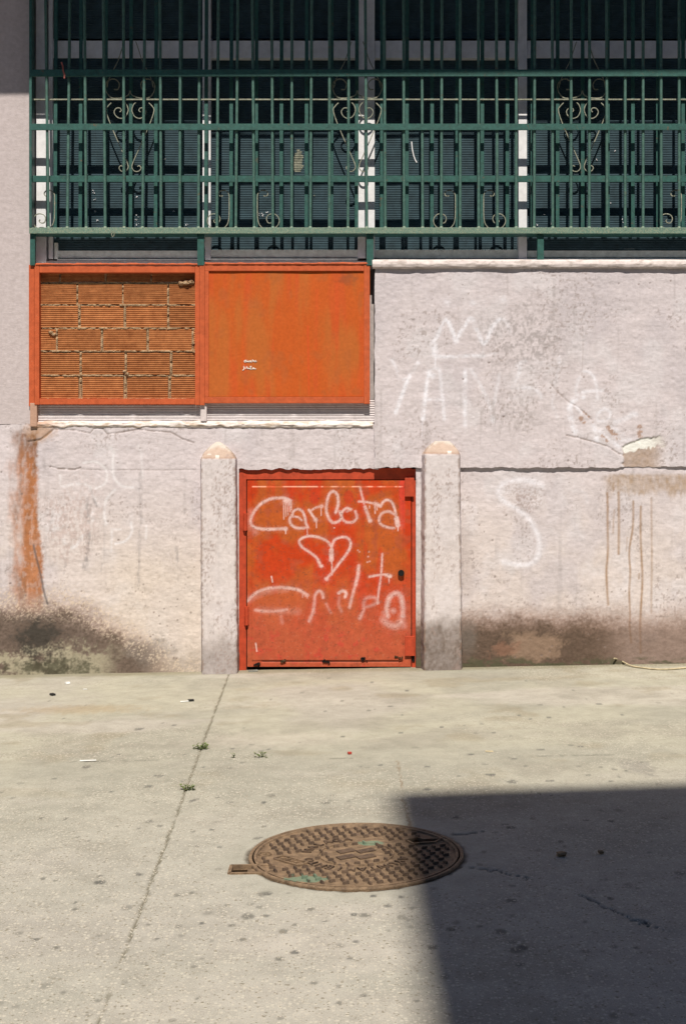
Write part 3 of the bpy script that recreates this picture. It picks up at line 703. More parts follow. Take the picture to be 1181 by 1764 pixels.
    c, pm2 = pits(c, U + 3, V + 3, 265, sst(900, 960, V) * sst(180, 260, U), 6, 0.87)
    dep = relief(U, V, 270, 1.1) + 0.004 * K.a + 0.002 * pm
    Vd = V + 7 * (fbm(U / 13, U * 0, 272, 4) - .5) * np.exp(-np.abs(V - 808) / 6) * (U > 400) + 4 * (fbm(U / 9, U * 0, 273, 4) - .5) * np.exp(-np.abs(V - 730) / 4)
    keep = ~((U[:-1, :-1] > 410) & (V[:-1, :-1] > 806.5))
    pos = plane_pos(U, Vd, 0.03); pos[..., 1] += dep
    grid_obj('lower_wall_panel', pos, M['plaster'], keep=keep, skirt=0.06, col=c, parent=bld)
lower_left()

def rim(name, x0, x1, prof, sd, amp, mat, colf, step=2.0):
    """rough rendered moulding: profile list of (py, depth) run along x with lumps"""
    us = np.arange(x0, x1, step); n = len(prof)
    q = []; 
    for i in range(n - 1):
        for t in np.linspace(0, 1, 4, endpoint=False): q.append((lerp(prof[i][0], prof[i + 1][0], t), lerp(prof[i][1], prof[i + 1][1], t)))
    q.append(prof[-1]); q = np.array(q)
    U, VV = np.meshgrid(us, q[:, 0]); _, DD = np.meshgrid(us, q[:, 1]); _, I = np.meshgrid(us, np.arange(len(q)))
    e = np.sin(np.pi * I / (len(q) - 1))
    VV = VV + e * amp * (fbm(U / 18, I / 4, sd, 4) - .5); DD = DD + e * 0.0016 * amp * (fbm(U / 12, I / 3, sd + 5, 4) - .5)
    k = (D + DD) / D / PPM
    pos = np.stack([(U - CX) * k, DD, CZ + (HZ - VV) * k], -1)
    grid_obj(name, pos, mat, col=colf(U, VV, I), parent=bld)
def cop_col(U, V, I):
    c = np.zeros(U.shape + (3,)); c[:] = (0.62, 0.54, 0.51)
    c = mixc(c, (0.34, 0.28, 0.24), sst(0.55, 0.7, fbm(U / 8, I / 2.5, 401, 4)) * 0.6)
    return mixc(c, (0.70, 0.62, 0.58), sst(0.5, 0.7, fbm(U / 30, I / 3, 402, 3)) * 0.5)
rim('coping', 641, 1262, [(446, 0.20), (447.5, 0.0), (449, -0.016), (455, -0.022), (460, -0.018), (462.5, -0.006), (463, 0.03)], 33, 3.0, M['plaster'], cop_col)
def led_col(U, V, I):
    c = np.zeros(U.shape + (3,)); c[:] = (0.68, 0.60, 0.55)
    c = mixc(c, (0.40, 0.30, 0.20), sst(0.55, 0.68, fbm(U / 14, I / 2.5, 411, 4)) * 0.7)
    c = mixc(c, (0.40, 0.20, 0.10), sst(110, 70, U + 20 * (fbm(U / 8, I / 3, 7, 2) - .5)) * 0.7)
    return c
rim('ledge', 58, 643, [(724, 0.075), (725, 0.05), (728, 0.028), (732, 0.022), (736, 0.026), (738, 0.04)], 43, 7.0, M['plaster'], led_col)

def strip():
    us = np.arange(62, 648, 2.0); vs = np.arange(688, 729, 0.8)
    U, V = np.meshgrid(us, vs)
    c = wall_base(U, V, 350); c = mixc(c, (0.62, 0.56, 0.54), np.full(U.shape, 0.5))
    dep = 0.0018 * np.sin(V * 2 * np.pi / 4.0) + relief(U, V, 351, .5) - 0.006 * np.exp(-((U % 92) - 46) ** 2 / 20) * sst(708, 722, V)
    pos = plane_pos(U, V, 0.048); pos[..., 1] += dep
    grid_obj('recessed_strip', pos, M['plaster'], col=c, parent=bld)
strip()
def tinted(o, col):
    at = o.data.attributes.new('tint', 'FLOAT_COLOR', 'POINT')
    at.data.foreach_set('color', np.tile(np.array([*(np.array(col) * GAIN), 1], np.float32), len(o.data.vertices)))
    return o
o = MB().pbox(345.5, 694, 356, 726, 0.022, 0.075, 0.004).build('strip_divider', M['plaster'], bld); tinted(o, (0.62, 0.54, 0.52))
o = MB().pbox(52, 694, 64, 735, 0.014, 0.075, 0.004).build('strip_divider', M['plaster'], bld); tinted(o, (0.46, 0.28, 0.20))
# masonry behind the render, and the parts of the front outside the picture
core = MB()
core.box(P(-70, 1180, .09) + Vector((0, 0, 0)), (P(413, 728, .09).x, 0.6, P(413, 728, .09).z))
core.box((P(413, 0, .09).x, .09, P(0, 809, .09).z), (P(1262, 0, .09).x, .6, P(0, 728, .09).z))
core.box((P(719, 0, .09).x, .09, -0.2), (P(1262, 0, .09).x, .6, P(0, 809.5, .09).z))
core.box((P(645, 0, .09).x, .095, P(0, 728.5, .09).z), (P(1262, 0, .09).x, .6, P(0, 448, .09).z))
core.box((P(-70, 0, .09).x, .10, P(0, 727.5, .09).z), (P(644.5, 0, .09).x, .6, P(0, 449, .09).z))
core.box((P(-70, 0, .3).x, .30, P(0, 452, .09).z), (P(1262, 0, .3).x, .65, 5.4))
core.build('masonry', M['core'], bld)
o = MB().box((P(-70, 0).x, .085, P(0, -48).z), (P(1262, 0).x, .29, 5.3)).build('upper_wall', M['plaster'], bld); tinted(o, (0.55, 0.47, 0.45))
o = MB().box((P(-70, 0).x, 0.030, P(0, 730.3).z), (P(50, 0).x, .29, 5.3)).box((P(50.2, 0).x, .034, P(0, 730.3).z), (P(57, 0).x, .25, P(0, 700).z)).build('end_wall', M['plaster'], bld); tinted(o, (0.50, 0.43, 0.42))
o = MB().box((P(1262.5, 0).x, 0.004, -.2), (9, .6, 5.3)).build('side_wall', M['plaster'], bld); tinted(o, (0.50, 0.42, 0.40))
o = MB().box((-9, .03, -.2), (P(-70.5, 0).x, .6, 5.3)).build('side_wall', M['plaster'], bld); tinted(o, (0.54, 0.47, 0.46))
sl = MB(); zc = P(0, 137).z + 1.0 * math.tan(math.radians(ELEV))
sl.box((-9, -1.0, zc), (9, 0.5, zc + 0.22))
for v in sl.bm.verts: v.co.z += 0.011 * v.co.x - .008
o = sl.build('balcony_slab', M['plaster'], bld); tinted(o, (0.5, 0.44, 0.42))

# ================================================================== PILLARS
def pillar(xl0, xl1, xr0, xr1, ysh, yap, ybot, sl, sr, sd, label, dirt):
    """xl/xr front edges at shoulder and base; sl, sr how far each side splays back to the wall (px)"""
    fd, bd = -0.075, 0.075
    nv = 150; ncap = 34
    vv = np.concatenate([np.linspace(0, 1, nv), 1 + np.linspace(0, 1, ncap + 1)[1:]])
    us = np.concatenate([np.linspace(0, 1, 12, endpoint=False), np.linspace(1, 2, 52, endpoint=False), np.linspace(2, 3, 12)])
    Uu, Vv = np.meshgrid(us, vv)
    t = np.clip(Vv, 0, 1); cap = np.clip(Vv - 1, 0, 1)
    xl = lerp(xl1, xl0, t); xr = lerp(xr1, xr0, t); cx = (xl0 + xr0) / 2
    py = lerp(ybot, ysh, t)
    sh = np.sqrt(np.clip(1 - cap ** 1.7, 0, 1)) * (1 - 0.25 * cap) if True else 1
    capx = 1 - (0.55 * cap + 0.45 * cap ** 2.2)
    capx = capx * (1 - cap * 0.0)
    py = py - cap ** 0.9 * (ysh - yap)
    front = np.clip(Uu - 1, 0, 1)
    px = xl + (xr - xl) * front
    sL = np.clip(1 - Uu, 0, 1); sR = np.clip(Uu - 2, 0, 1)
    px = px - sL * sl + sR * sr
    dep = fd + (sL + sR) * (bd - fd)
    # rounded arrises
    ed = np.minimum(np.abs(Uu - 1), np.abs(Uu - 2)); dep = dep + 0.006 * np.exp(-(ed / 0.035) ** 2)
    px = cx + (px - cx) * np.where(cap > 0, np.maximum(capx, 0.02), 1)
    dep = np.where(cap > 0, lerp(dep, np.maximum(dep, 0.04), cap ** 1.2), dep)
    dep = dep + 0.008 * (fbm(Uu * 3, py / 40, sd, 3) - .5) + 0.0022 * (fbm(Uu * 14, py / 6, sd + 1, 4) - .5)
    px = px + 2.2 * (fbm(py / 10, Uu * 2, sd + 2, 4) - .5)
    py = py + (Vv == 0) * 3 * (fbm(Uu * 9, Uu * 0, sd + 8, 3) - .5) * 2
    k = (D + dep) / D / PPM
    pos = np.stack([(px - CX) * k, dep, CZ + (HZ - py) * k], -1)
    c = wall_base(px, py, sd + 20); c = mixc(c, (0.62, 0.555, 0.535), np.full(px.shape, .6))
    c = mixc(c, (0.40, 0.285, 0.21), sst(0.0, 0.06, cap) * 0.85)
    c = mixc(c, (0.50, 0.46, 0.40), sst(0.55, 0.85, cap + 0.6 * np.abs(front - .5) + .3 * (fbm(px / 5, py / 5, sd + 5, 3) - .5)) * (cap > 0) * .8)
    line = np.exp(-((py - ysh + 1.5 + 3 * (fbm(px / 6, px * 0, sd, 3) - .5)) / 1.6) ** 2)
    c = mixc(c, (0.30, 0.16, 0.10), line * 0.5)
    c = mixc(c, (0.78, 0.72, 0.66), (hsh(np.floor(px / 7), np.floor(py / 7), sd) > .8) * np.exp(-((py - ysh + 5) / 4) ** 2) * .7)
    # grime: foot and arrises
    ft = sst(dirt - 26, dirt + 24, py + 45 * (fbm(px / 12, py / 20, sd + 6, 4) - .5))
    c = mixc(c, (0.135, 0.098, 0.074), ft * (0.60 + 0.4 * fbm(px / 4, py / 5, sd + 9, 3)) * (1.0 if sd == 600 else .6))
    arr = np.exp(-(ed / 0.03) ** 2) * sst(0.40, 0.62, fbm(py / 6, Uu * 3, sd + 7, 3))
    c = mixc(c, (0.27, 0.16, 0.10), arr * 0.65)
    c = mixc(c, (0.36, 0.27, 0.215), np.clip(sL + sR, 0, 1) ** .4 * sst(0.3, 0.6, fbm(py / 40, Uu * 2, sd + 3, 3)) * 0.6)  # side faces browned: stain, with their shade put into the colour
    sc = sst(0.55, 0.68, fbm(px / 3, py / 3, sd + 11, 3)) * sst(0.45, 0.62, fbm(px / 22, py / 60, sd + 12, 3))
    c = mixc(c, (0.30, 0.22, 0.19), sc * 0.6)
    c, pm = pits(c, px, py, sd + 30, .8, 6, .95)
    base = P((xl1 + xr1) / 2, ybot, fd)
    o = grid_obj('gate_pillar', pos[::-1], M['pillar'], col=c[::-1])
    o.data.transform(Matrix.Translation(-base)); o.location = base
    tag(o, label, 'pillar', 'plastered pillars flanking the red door')
    return o
pillar(346.5, 348.5, 405, 408.5, 791, 759, 1169, 2, 5, 500, 'stubby plastered pillar with peach cap at left, hinge side of the red door', 1105)
pillar(731.5, 730.5, 790.5, 794.5, 783, 751, 1165, 11, 3, 600, 'stubby plastered pillar with grime-dark foot at the lock side of the red door', 1075)

# ================================================================== RED DOOR
door = thing('metal_door', P(567, 1156, .05), 'low red steel hatch door sprayed with white names and a heart, between two pillars', 'door')
fr = MB()
fr.pbox(411, 808, 424.2, 1166, 0.045, 0.10, 0.002).pbox(709, 808, 722, 1166, 0.045, 0.10, 0.002).pbox(424.2, 806, 709, 826, 0.046, 0.10, 0.002)
fr.build('frame', M['redplain'], door)
MB().pbox(414, 815, 719, 1170, 0.064, 0.085).build('shade_backing', M['dark'], door)  # near-black plate added behind the leaf, its colour standing in for gap shade
def leaf():
    us = np.arange(425.6, 708.2, 1.0); vs = np.arange(827.6, 1149.5, 1.0)
    U, V = np.meshgrid(us, vs)
    c = np.zeros(U.shape + (3,)); c[:] = (0.48, 0.046, 0.009)
    c = mixc(c, (0.43, 0.090, 0.018), sst(0.40, 0.64, fbm(U / 42, V / 60, 700, 4)) * 0.95)
    c = mixc(c, (0.50, 0.035, 0.012), sst(0.52, 0.7, fbm(U / 16, V / 70, 701, 4)) * 0.5)
    c = mixc(c, (0.43, 0.090, 0.042), sst(960, 1100, V + 50 * (fbm(U / 40, V / 40, 702, 3) - .5)) * 0.85)
    c = mixc(c, (0.52, 0.05, 0.035), sst(0.62, 0.74, fbm(U / 12, V / 10, 703, 4)) * sst(1060, 1110, V) * 0.5)
    c = mixc(c, (0.36, 0.075, 0.035), sst(0.58, 0.72, fbm(U / 14, V / 14, 704, 4)) * 0.5)
    for (x, y, rx, ry) in ((541, 858, 9, 11), (600, 856, 9, 12)):   # painted-over spots
        c = mixc(c, (0.47, 0.045, 0.015), sst(1.15, .75, np.hypot((U - x) / rx, (V - y) / ry)) * .8)
    c = mixc(c, (0.62, 0.06, 0.04), sst(7, 3, np.abs(U - 692)) * sst(930, 900, V) * 0.6)
    F = Field(us, vs); oA = (410, 800); oB = (410, 910); z = 3.69
    A = lambda p, w_=3.6, I=.8, s=.75: F.stroke(p, w_, I, s, oA, z)
    B = lambda p, w_=3.6, I=.8, s=.75: F.stroke(p, w_, I, s, oB, z)
    A([(335,232),(300,216),(240,214),(190,225),(140,255),(105,295),(84,335),(80,370),(98,396),(140,409),(200,412),(260,410),(300,408)], 3.9, .8); A([(300,230),(325,245)], 6.5, .85); F.blob(300, 410, 5, .9, .6, oA, z)
    A([(84,300),(72,380),(110,430)], 9, .22, .95)
    for x, y0, y1 in ((290,250,348),(303,250,330),(316,250,322),(330,250,300),(338,240,288),(302,410,440)): A([(x, y0), (x + 1, y1)], 1.5, .8, .7)
    A([(345,325),(352,298),(380,285),(408,298),(425,340),(432,378),(444,400)], 3.2); A([(345,318),(328,345),(336,380),(366,402),(410,406),(442,398)], 3.4); A([(345,332),(380,335),(405,356)], 2.6, .7); A([(438,400),(440,455)], 1.2, .9)
    A([(450,290),(470,320),(488,348)], 3.2); F.blob(492, 352, 5, .85, .7, oA, z); A([(465,292),(500,272),(535,266)], 2.8, .6); F.blob(530, 266, 4.8, .8, .7, oA, z); A([(527,270),(527,326)], 1.2, .9); A([(497,360),(498,402)], 1.3, .9)
    A([(620,305),(636,250),(630,195),(605,172),(580,188),(564,240),(560,290),(574,338),(602,370),(640,360),(656,332),(645,300)], 3.7)
    A([(745,298),(754,338),(732,364),(692,368),(663,346),(658,308),(686,280),(712,284)], 3.4); A([(690,300),(720,285)], 3, .5)
    A([(775,150),(784,190),(800,250)], 3, .6); A([(806,270),(820,310),(836,352)], 4.2, .7); F.blob(838, 358, 5, .8, .7, oA, z); A([(765,236),(820,240),(880,252)], 2.8, .75); A([(870,250),(900,262)], 5, .8); A([(868,258),(870,312)], 1.4, .9); A([(834,264),(835,278)], 1.3, .9); A([(880,260),(882,290)], 1.4, .8)
    A([(905,268),(920,240),(945,226),(975,240),(994,285),(1005,340)], 3.2); A([(1006,345),(1014,385)], 5.4, .95, .5); A([(1015,390),(1015,422)], 1.4, .95); A([(1000,322),(960,300),(915,310),(895,345),(906,380),(950,400),(990,405)], 3.4, .7)
    B([(530,245),(500,190),(450,150),(405,118),(388,85),(412,60),(460,50),(520,60),(568,85),(594,122),(594,150)], 3.3, .8); B([(594,122),(610,78),(648,58),(690,60),(713,86),(710,125),(680,175),(640,225),(600,278),(558,322)], 3.4, .78)
    B([(592,140),(592,200)], 5, .95, .5); B([(594,190),(597,296)], 1.7, .95, .6); F.blob(562, 320, 5.5, .8, .7, oB, z); F.blob(528, 240, 4.6, .85, .7, oB, z); B([(505,200),(525,240)], 3.6, .8)
    B([(60,462),(110,415),(170,388),(240,378),(320,380),(390,395),(440,425)], 4.2, .68); B([(70,450),(180,400),(300,385)], 9, .22, .95); B([(110,520),(180,528),(260,525),(310,518)], 4, .5); B([(268,535),(280,600)], 5, .2, .95); B([(140,520),(380,530)], 9, .16, .95)
    for x, y0, y1 in ((410,400,440),(425,410,435),(440,425,445)): B([(x, y0), (x, y1)], 1.1, .6)
    B([(452,590),(475,535),(485,470),(490,425),(515,398),(535,415),(540,440)], 4.2, .55, .9); B([(455,580),(480,530)], 4.5, .45, .9); B([(560,480),(588,535)], 4, .3, .95)
    B([(640,412),(665,398),(686,412),(680,435)], 4.2, .7, .8); B([(642,440),(640,490),(656,528)], 4.5, .25, .95)
    B([(766,240),(760,300),(745,360)], 4.4, .78); B([(745,360),(725,430),(708,505)], 4, .55, .85)
    B([(772,572),(795,525),(802,460),(830,440),(870,442),(885,470)], 4.8, .45, .95); B([(885,470),(850,490),(810,500)], 4.5, .35, .95)
    B([(915,165),(912,240),(905,320),(893,400),(884,480)], 2.8, .7); F.blob(885, 470, 5, .6, .8, oB, z); B([(835,308),(890,298),(948,294),(966,305)], 3, .8); B([(940,298),(965,305)], 4.4, .85); B([(958,308),(958,348)], 1.3, .9)
    B([(948,560),(945,500),(962,440),(1000,412),(1032,432),(1045,490),(1045,560)], 6.5, .72, .85); B([(1040,590),(1000,622),(950,605),(920,580)], 9, .5, .95); F.blob(985, 525, 7, .6, .9, oB, z); B([(930,540),(930,600)], 8, .35, .95); B([(1040,560),(1050,620)], 9, .3, .95)
    B([(212,306),(219,342)], 1.6, .95, .5); F.stroke([(440.5, 1108), (442.3, 1122)], 1.6, .95, .5)
    for x, y in ((830,150),(825,180),(835,210),(760,140),(770,150),(820,215)): F.blob(x, y, 2.2, .55, .7, oB, z)
    F.blob(610, 403, 1.6, .9, .5, oA, z)
    n = 0.72 + 0.5 * fbm(U / 2.2, V / 2.2, 710, 3)
    ov = F.h * sst(0.40, 0.62, fbm(U / 1.6, V / 1.6, 716, 2)) * 1.3
    c = mixc(c, (0.70, 0.47, 0.42), np.clip(F.a * n * (0.62 + 0.62 * fbm(U / 15, V / 15, 717, 3)) + ov, 0, .95))
    # rust specks and scratches
    sp = sst(0.70, 0.76, fbm(U / 3, V / 3, 711, 3)); c = mixc(c, (0.20, 0.06, 0.03), sp * .55)
    sp = sst(0.72, 0.78, fbm(U / 3 + 40, V / 3, 712, 3)); c = mixc(c, (0.50, 0.22, 0.13), sp * .22 * sst(1000, 1080, V))
    # pressed border: outer flange then raised panel
    inn = np.minimum(np.minimum(U - 434, 694 - U), np.minimum(V - 838.5, 1138 - V))
    step = sst(-0.8, 0.8, inn)
    dep = 0.0030 * (1 - step) + 0.007 * (fbm(U / 60, V / 60, 713, 3) - .5) + 0.0008 * (fbm(U / 6, V / 6, 714, 3) - .5)
    dep += 0.004 * np.exp(-((V - 1139.5) / 1.3) ** 2) * (U > 450) * (U < 690) * 1.0
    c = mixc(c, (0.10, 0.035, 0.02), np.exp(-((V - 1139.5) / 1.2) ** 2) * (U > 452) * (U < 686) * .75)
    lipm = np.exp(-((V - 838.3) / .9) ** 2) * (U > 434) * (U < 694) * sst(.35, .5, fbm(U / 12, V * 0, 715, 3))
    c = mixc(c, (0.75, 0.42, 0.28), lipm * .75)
    V2 = V + 1.4 * (U - 567) / 140 * 0
    pos = plane_pos(U, V2, 0.0385); pos[..., 1] += dep
    return grid_obj('leaf', pos, M['red'], skirt=0.02, col=c, parent=door)
lf = leaf()
for i, (x, y0, y1) in enumerate(((422.3, 884, 914), (424.8, 1045, 1077))):
    h = MB(); h.cyl(P(x, y0, .036), P(x, y1, .036), 0.0105, n=12); h.pbox(x - 4, y0 + 2, x + 4, y1 - 1, 0.036, 0.046, 0.001)
    ho = h.build('hinge', M['redplain'], door)
    MB().cyl(P(x, y1, .036), P(x + .4, y1 + 10, .040), 0.0105, 0.002, n=10).build('hinge_taper', M['dark'], ho)  # near-black taper below each hinge
for (x0, y0, x1, y1) in ((697, 823, 713, 855.5), (697, 1096.5, 713, 1130)):
    MB().pbox(x0, y0, x1, y1, 0.026, 0.047, 0.0015).build('corner_plate', M['redplain'], door)
MB().pbox(709.5, 1130, 714, 1140, 0.040, 0.048).build('latch_slot', M['dark'], door)
lk = MB(); lk.cyl(P(690.5, 987, .020), P(690.5, 987, .045), 0.0175, n=20).build('lock', M['dark'], door)
lko = [o for o in door.children if o.name.startswith('lock')][0]
MB().cyl(P(690, 986, .014), P(690, 986, .022), 0.0125, 0.0135, n=18).build('key_cylinder', M['steel'], lko)
MB().pbox(688.6, 983, 691.2, 989.5, 0.0125, 0.0142).build('keyhole', M['dark'], lko)
rg = random.Random(3)
for (x, y, s) in ((443, 1145, 6), (489, 1139, 5), (562, 1139, 6), (627, 1136, 6), (686, 1134, 7)):
    b = MB()
    for k in range(9):
        px, py = x + rg.uniform(-s, s), y + rg.uniform(-s * .6, s * .5); r = rg.uniform(.7, 1.9)
        pts = [P(px + r * 1.6 * math.cos(a + rg.uniform(-.4, .4)), py + r * math.sin(a), .0335 + rg.uniform(-.003, .003)) for a in np.linspace(0, 2 * math.pi, 7)[:-1]]
        b.poly(pts, (0, .005, 0))
    b.build('rust_hole', M['rust'] if s != 6 else M['dark'], door)

# ================================================================== ORANGE FRAME AND SHEET
of = thing('metal_frame', P(345, 696, .04), 'orange-painted steel frame around the bricked-up bay and the blank sheet', 'frame')
def obar(x0, y0, x1, y1, d0=0.010, d1=0.06, nm='frame_bar'):
    return MB().pbox(x0, y0, x1, y1, d0, d1, 0.0018).build(nm, M['orange'], of)
obar(50, 456, 59.4, 700, 0.016, .07); obar(59.6, 455, 68, 697, 0.010)
obar(68.2, 458, 335.8, 469.5, 0.010); obar(68.2, 686.5, 335.8, 696.5, 0.010)
obar(336, 457, 343.6, 697.5, 0.0095); obar(343.8, 455.5, 352.4, 698, 0.007)
obar(352.6, 456, 626.4, 466.6, 0.010); obar(352.6, 684, 626.4, 694.5, 0.010)
obar(352.6, 466.8, 359.6, 683.8, 0.0105); obar(626.6, 455, 636.8, 695.5, 0.008)
rgh = MB()
rgh2 = random.Random(9)
def seam(name, x0, x1, y, sd):
    us = np.arange(x0, x1, 1.5); I = np.arange(7); U, J = np.meshgrid(us, I)
    prof_y = np.array([y + 1.5, y - .5, y - 2, y - 2.6, y - 2.2, y - 1, y + 1]); prof_d = np.array([.009, .004, .005, .010, .016, .022, .028])
    _, V = np.meshgrid(us, prof_y); _, DD = np.meshgrid(us, prof_d)
    e = np.sin(np.pi * J / 6); V = V + e * 2.6 * (fbm(U / 9, J / 3, sd, 4) - .5); DD = DD + e * .008 * (fbm(U / 7, J / 3, sd + 2, 4) - .5)
    k = (D + DD) / D / PPM
    grid_obj(name, np.stack([(U - CX) * k, DD, CZ + (HZ - V) * k], -1)[::-1], M['orange'], parent=of)
seam('caulk_bead', 62, 342, 456, 3); seam('caulk_bead', 353, 634, 455, 5)
o = MB().pbox(59, 456.2, 640, 462, .029, .099, .001).build('bounce_sill', M['plaster'], bld); tinted(o, (0.66, 0.62, 0.60))  # white slab added to bounce light onto the bottom rails
def sheet():
    us = np.arange(359, 628, 1.5); vs = np.arange(466, 685, 1.5); U, V = np.meshgrid(us, vs)
    c = np.zeros(U.shape + (3,)); c[:] = (0.48, 0.090, 0.015)
    c = mixc(c, (0.50, 0.080, 0.018), sst(.5, .68, fbm(U / 13, V / 160, 801, 4)) * .75)
    c = mixc(c, (0.43, 0.118, 0.024), sst(.42, .66, fbm(U / 24 + 5, V / 150, 802, 4)) * .8)
    c = mixc(c, (0.36, 0.10, 0.028), sst(.62, .78, fbm(U / 20, V / 34, 803, 4)) * .45)
    F = Field(us, vs); F.stroke([(530, 562), (531, 610), (532, 680)], 2.4, .8, .9); F.stroke([(546, 500), (544, 600)], 5, .4, .95); F.stroke([(425, 480), (420, 640)], 6, .3, .95); F.stroke([(580, 490), (581, 600)], 5, .4, .95)
    c = mixc(c, (0.58, 0.07, 0.018), F.a * .8)
    c = mixc(c, (0.22, 0.07, 0.03), sst(16, 2, np.hypot((U - 598) / 1.6, V - 479) + 14 * (fbm(U / 5, V / 5, 804, 3) - .5)) * .6)
    dep = .005 * (fbm(U / 90, V / 90, 805, 3) - .5) + .0008 * (fbm(U / 7, V / 7, 806, 3) - .5)
    pos = plane_pos(U, V, .0195); pos[..., 1] += dep
    return grid_obj('sheet_panel', pos, M['orangesheet'], skirt=.01, col=c, parent=of)
sh = sheet()
wr = MB(); ow = (400, 600); zw = 14.76
def ink(pts, wd=1.15):
    q = [P(ow[0] + x / zw, ow[1] + y / zw, .0172) for x, y in pts]
    wr.sweep(crom([tuple(v) for v in q], .002) if len(q) > 2 else q, wd / PPM, .0006)
for pts in ([(345,310),(318,308),(305,328),(318,350),(345,345)], [(352,290),(352,348)], [(352,330),(372,322),(378,348)], [(395,325),(396,348)], [(397,298),(398,304)],
            [(425,318),(410,325),(425,340),(412,350)], [(440,320),(462,315),(450,345),(470,342)], [(488,300),(478,345),(500,345)], [(520,285),(522,340)], [(522,320),(545,312),(550,338)], [(562,325),(580,322),(570,345),(598,338)], [(600,300),(585,335),(620,338)], [(630,322),(634,326)],
            [(290,460),(298,500),(290,545),(258,552)], [(289,428),(293,432)], [(332,478),(333,528)], [(330,455),(334,459)], [(375,455),(372,520)], [(372,520),(400,495),(405,520),(430,505),(440,522)], [(445,462),(485,462),(450,522),(500,525)], [(545,490),(520,505),(535,528),(555,500),(570,522),(605,520)]):
    ink(pts)
for f in wr.bm.faces: f.smooth = False
wr.build('handwriting', M['writing'], of)

# ================================================================== BRICK INFILL
bi = thing('brick_infill', P(200, 688, .06), 'ribbed hollow clay bricks walling up the left orange bay', 'brickwork')
BD = 0.050
def brick_mesh(wm, hm, ribs=10, sd=0):
    r = random.Random(sd)
    prof = [(-hm / 2, .03)]
    p = hm / ribs
    for k in range(ribs):
        z0 = -hm / 2 + k * p
        prof += [(z0 + p * .10, 0.0035), (z0 + p * .26, 0.0), (z0 + p * .74, 0.0), (z0 + p * .90, 0.0035)]
    prof += [(hm / 2, .03)]
    bm = bmesh.new(); nx = 3
    cols = []
    for i in range(nx + 1):
        x = -wm / 2 + wm * i / nx
        cols.append([bm.verts.new((x, y + .0006 * r.uniform(-1, 1), z)) for z, y in prof])
    for A, B in zip(cols[:-1], cols[1:]):
        for a, b, c_, d_ in zip(A[:-1], A[1:], B[1:], B[:-1]): bm.faces.new((a, d_, c_, b))
    for Cc, fl in ((cols[0], False), (cols[-1], True)):
        bm.faces.new(Cc if fl else Cc[::-1])
    bmesh.ops.recalc_face_normals(bm, faces=bm.faces[:])
    me = bpy.data.meshes.new('brick'); bm.to_mesh(me); bm.free(); me.materials.append(M['brick']); return me
O = (40, 430); Zs = 3.69
rows = [(116, 205, [60, 235, 525, 815, 1100]), (219, 348, [60, 345, 635, 920, 1200]), (357, 496, [60, 357, 648, 922, 1210]), (507, 641, [-70, 215, 500, 793, 1078, 1360]),
        (655, 796, [60, 367, 652, 940, 1225]), (808, 946, [60, 365, 650, 932, 1220])]
joints = []
meshes = {}
kk = (D + BD) / D / PPM
for ri, (y0, y1, xs_) in enumerate(rows):
    py0, py1 = O[1] + y0 / Zs, O[1] + y1 / Zs
    for j in range(len(xs_) - 1):
        g = 6 + 4 * hsh(ri, j, 3.0)
        px0, px1 = O[0] + (xs_[j] + g) / Zs, O[0] + (xs_[j + 1] - g) / Zs
        px0 = max(px0, 61); px1 = min(px1, 344)
        if px1 - px0 < 6: continue
        w_, h_ = (px1 - px0) * kk, (py1 - py0) * kk
        key = (round(w_, 2), round(h_, 2))
        if key not in meshes: meshes[key] = brick_mesh(w_, h_, 11 if h_ > .118 else 10, len(meshes))
        b = bpy.data.objects.new('brick', meshes[key]); COL.objects.link(b); b.parent = bi
        b.location = P((px0 + px1) / 2, (py0 + py1) / 2, BD + .002 * random.uniform(-1, 1)) - bi.location
        b.rotation_euler = (random.uniform(-.006, .006), random.uniform(-.007, .007), random.uniform(-.008, .008))
def mortar():
    us = np.arange(60, 345, 1.3); vs = np.arange(462, 692, 1.3); U, V = np.meshgrid(us, vs)
    m = np.zeros(U.shape)
    for ri, (y0, y1, xs_) in enumerate(rows):
        py0, py1 = O[1] + y0 / Zs, O[1] + y1 / Zs
        m = np.maximum(m, sst(3.2, 1.0, np.abs(V - py1 - 1.4)))
        for x in xs_[1:-1]:
            m = np.maximum(m, sst(3.0, 1.0, np.abs(U - (O[0] + x / Zs))) * (V > py0 - 3) * (V < py1 + 3))
    nz = fbm(U / 7, V / 5, 901, 4)
    dep = .0605 - m * np.clip(.003 + .034 * (nz - .26), 0, .0145)
    grid_obj('mortar_bed', np.stack([(U - CX) * (D + dep) / D / PPM, dep, CZ + (HZ - V) * (D + dep) / D / PPM], -1), M['mortar'], parent=bi)
mortar()
rr_ = random.Random(21)
for (x, y, s) in ((322, 487, 7), (312, 488, 6), (330, 486, 6), (88, 573, 4.5), (93, 576, 4), (215, 640, 4), (219, 644, 4), (335, 606, 3.5), (333, 592, 3)):
    bm = bmesh.new(); bmesh.ops.create_icosphere(bm, subdivisions=2, radius=s / PPM)
    for v in bm.verts: v.co *= rr_.uniform(.7, 1.15); v.co.z *= .75; v.co.y *= .8
    bm.transform(Matrix.Translation(P(x, y, BD - .004)))
    me = bpy.data.meshes.new('mortar_lump'); bm.to_mesh(me); bm.free(); link('mortar_lump', me, M['mortar'], bi)
MB().pbox(60, 686.0, 345, 700, 0.052, 0.09).build('mortar_base', M['mortar'], bi)

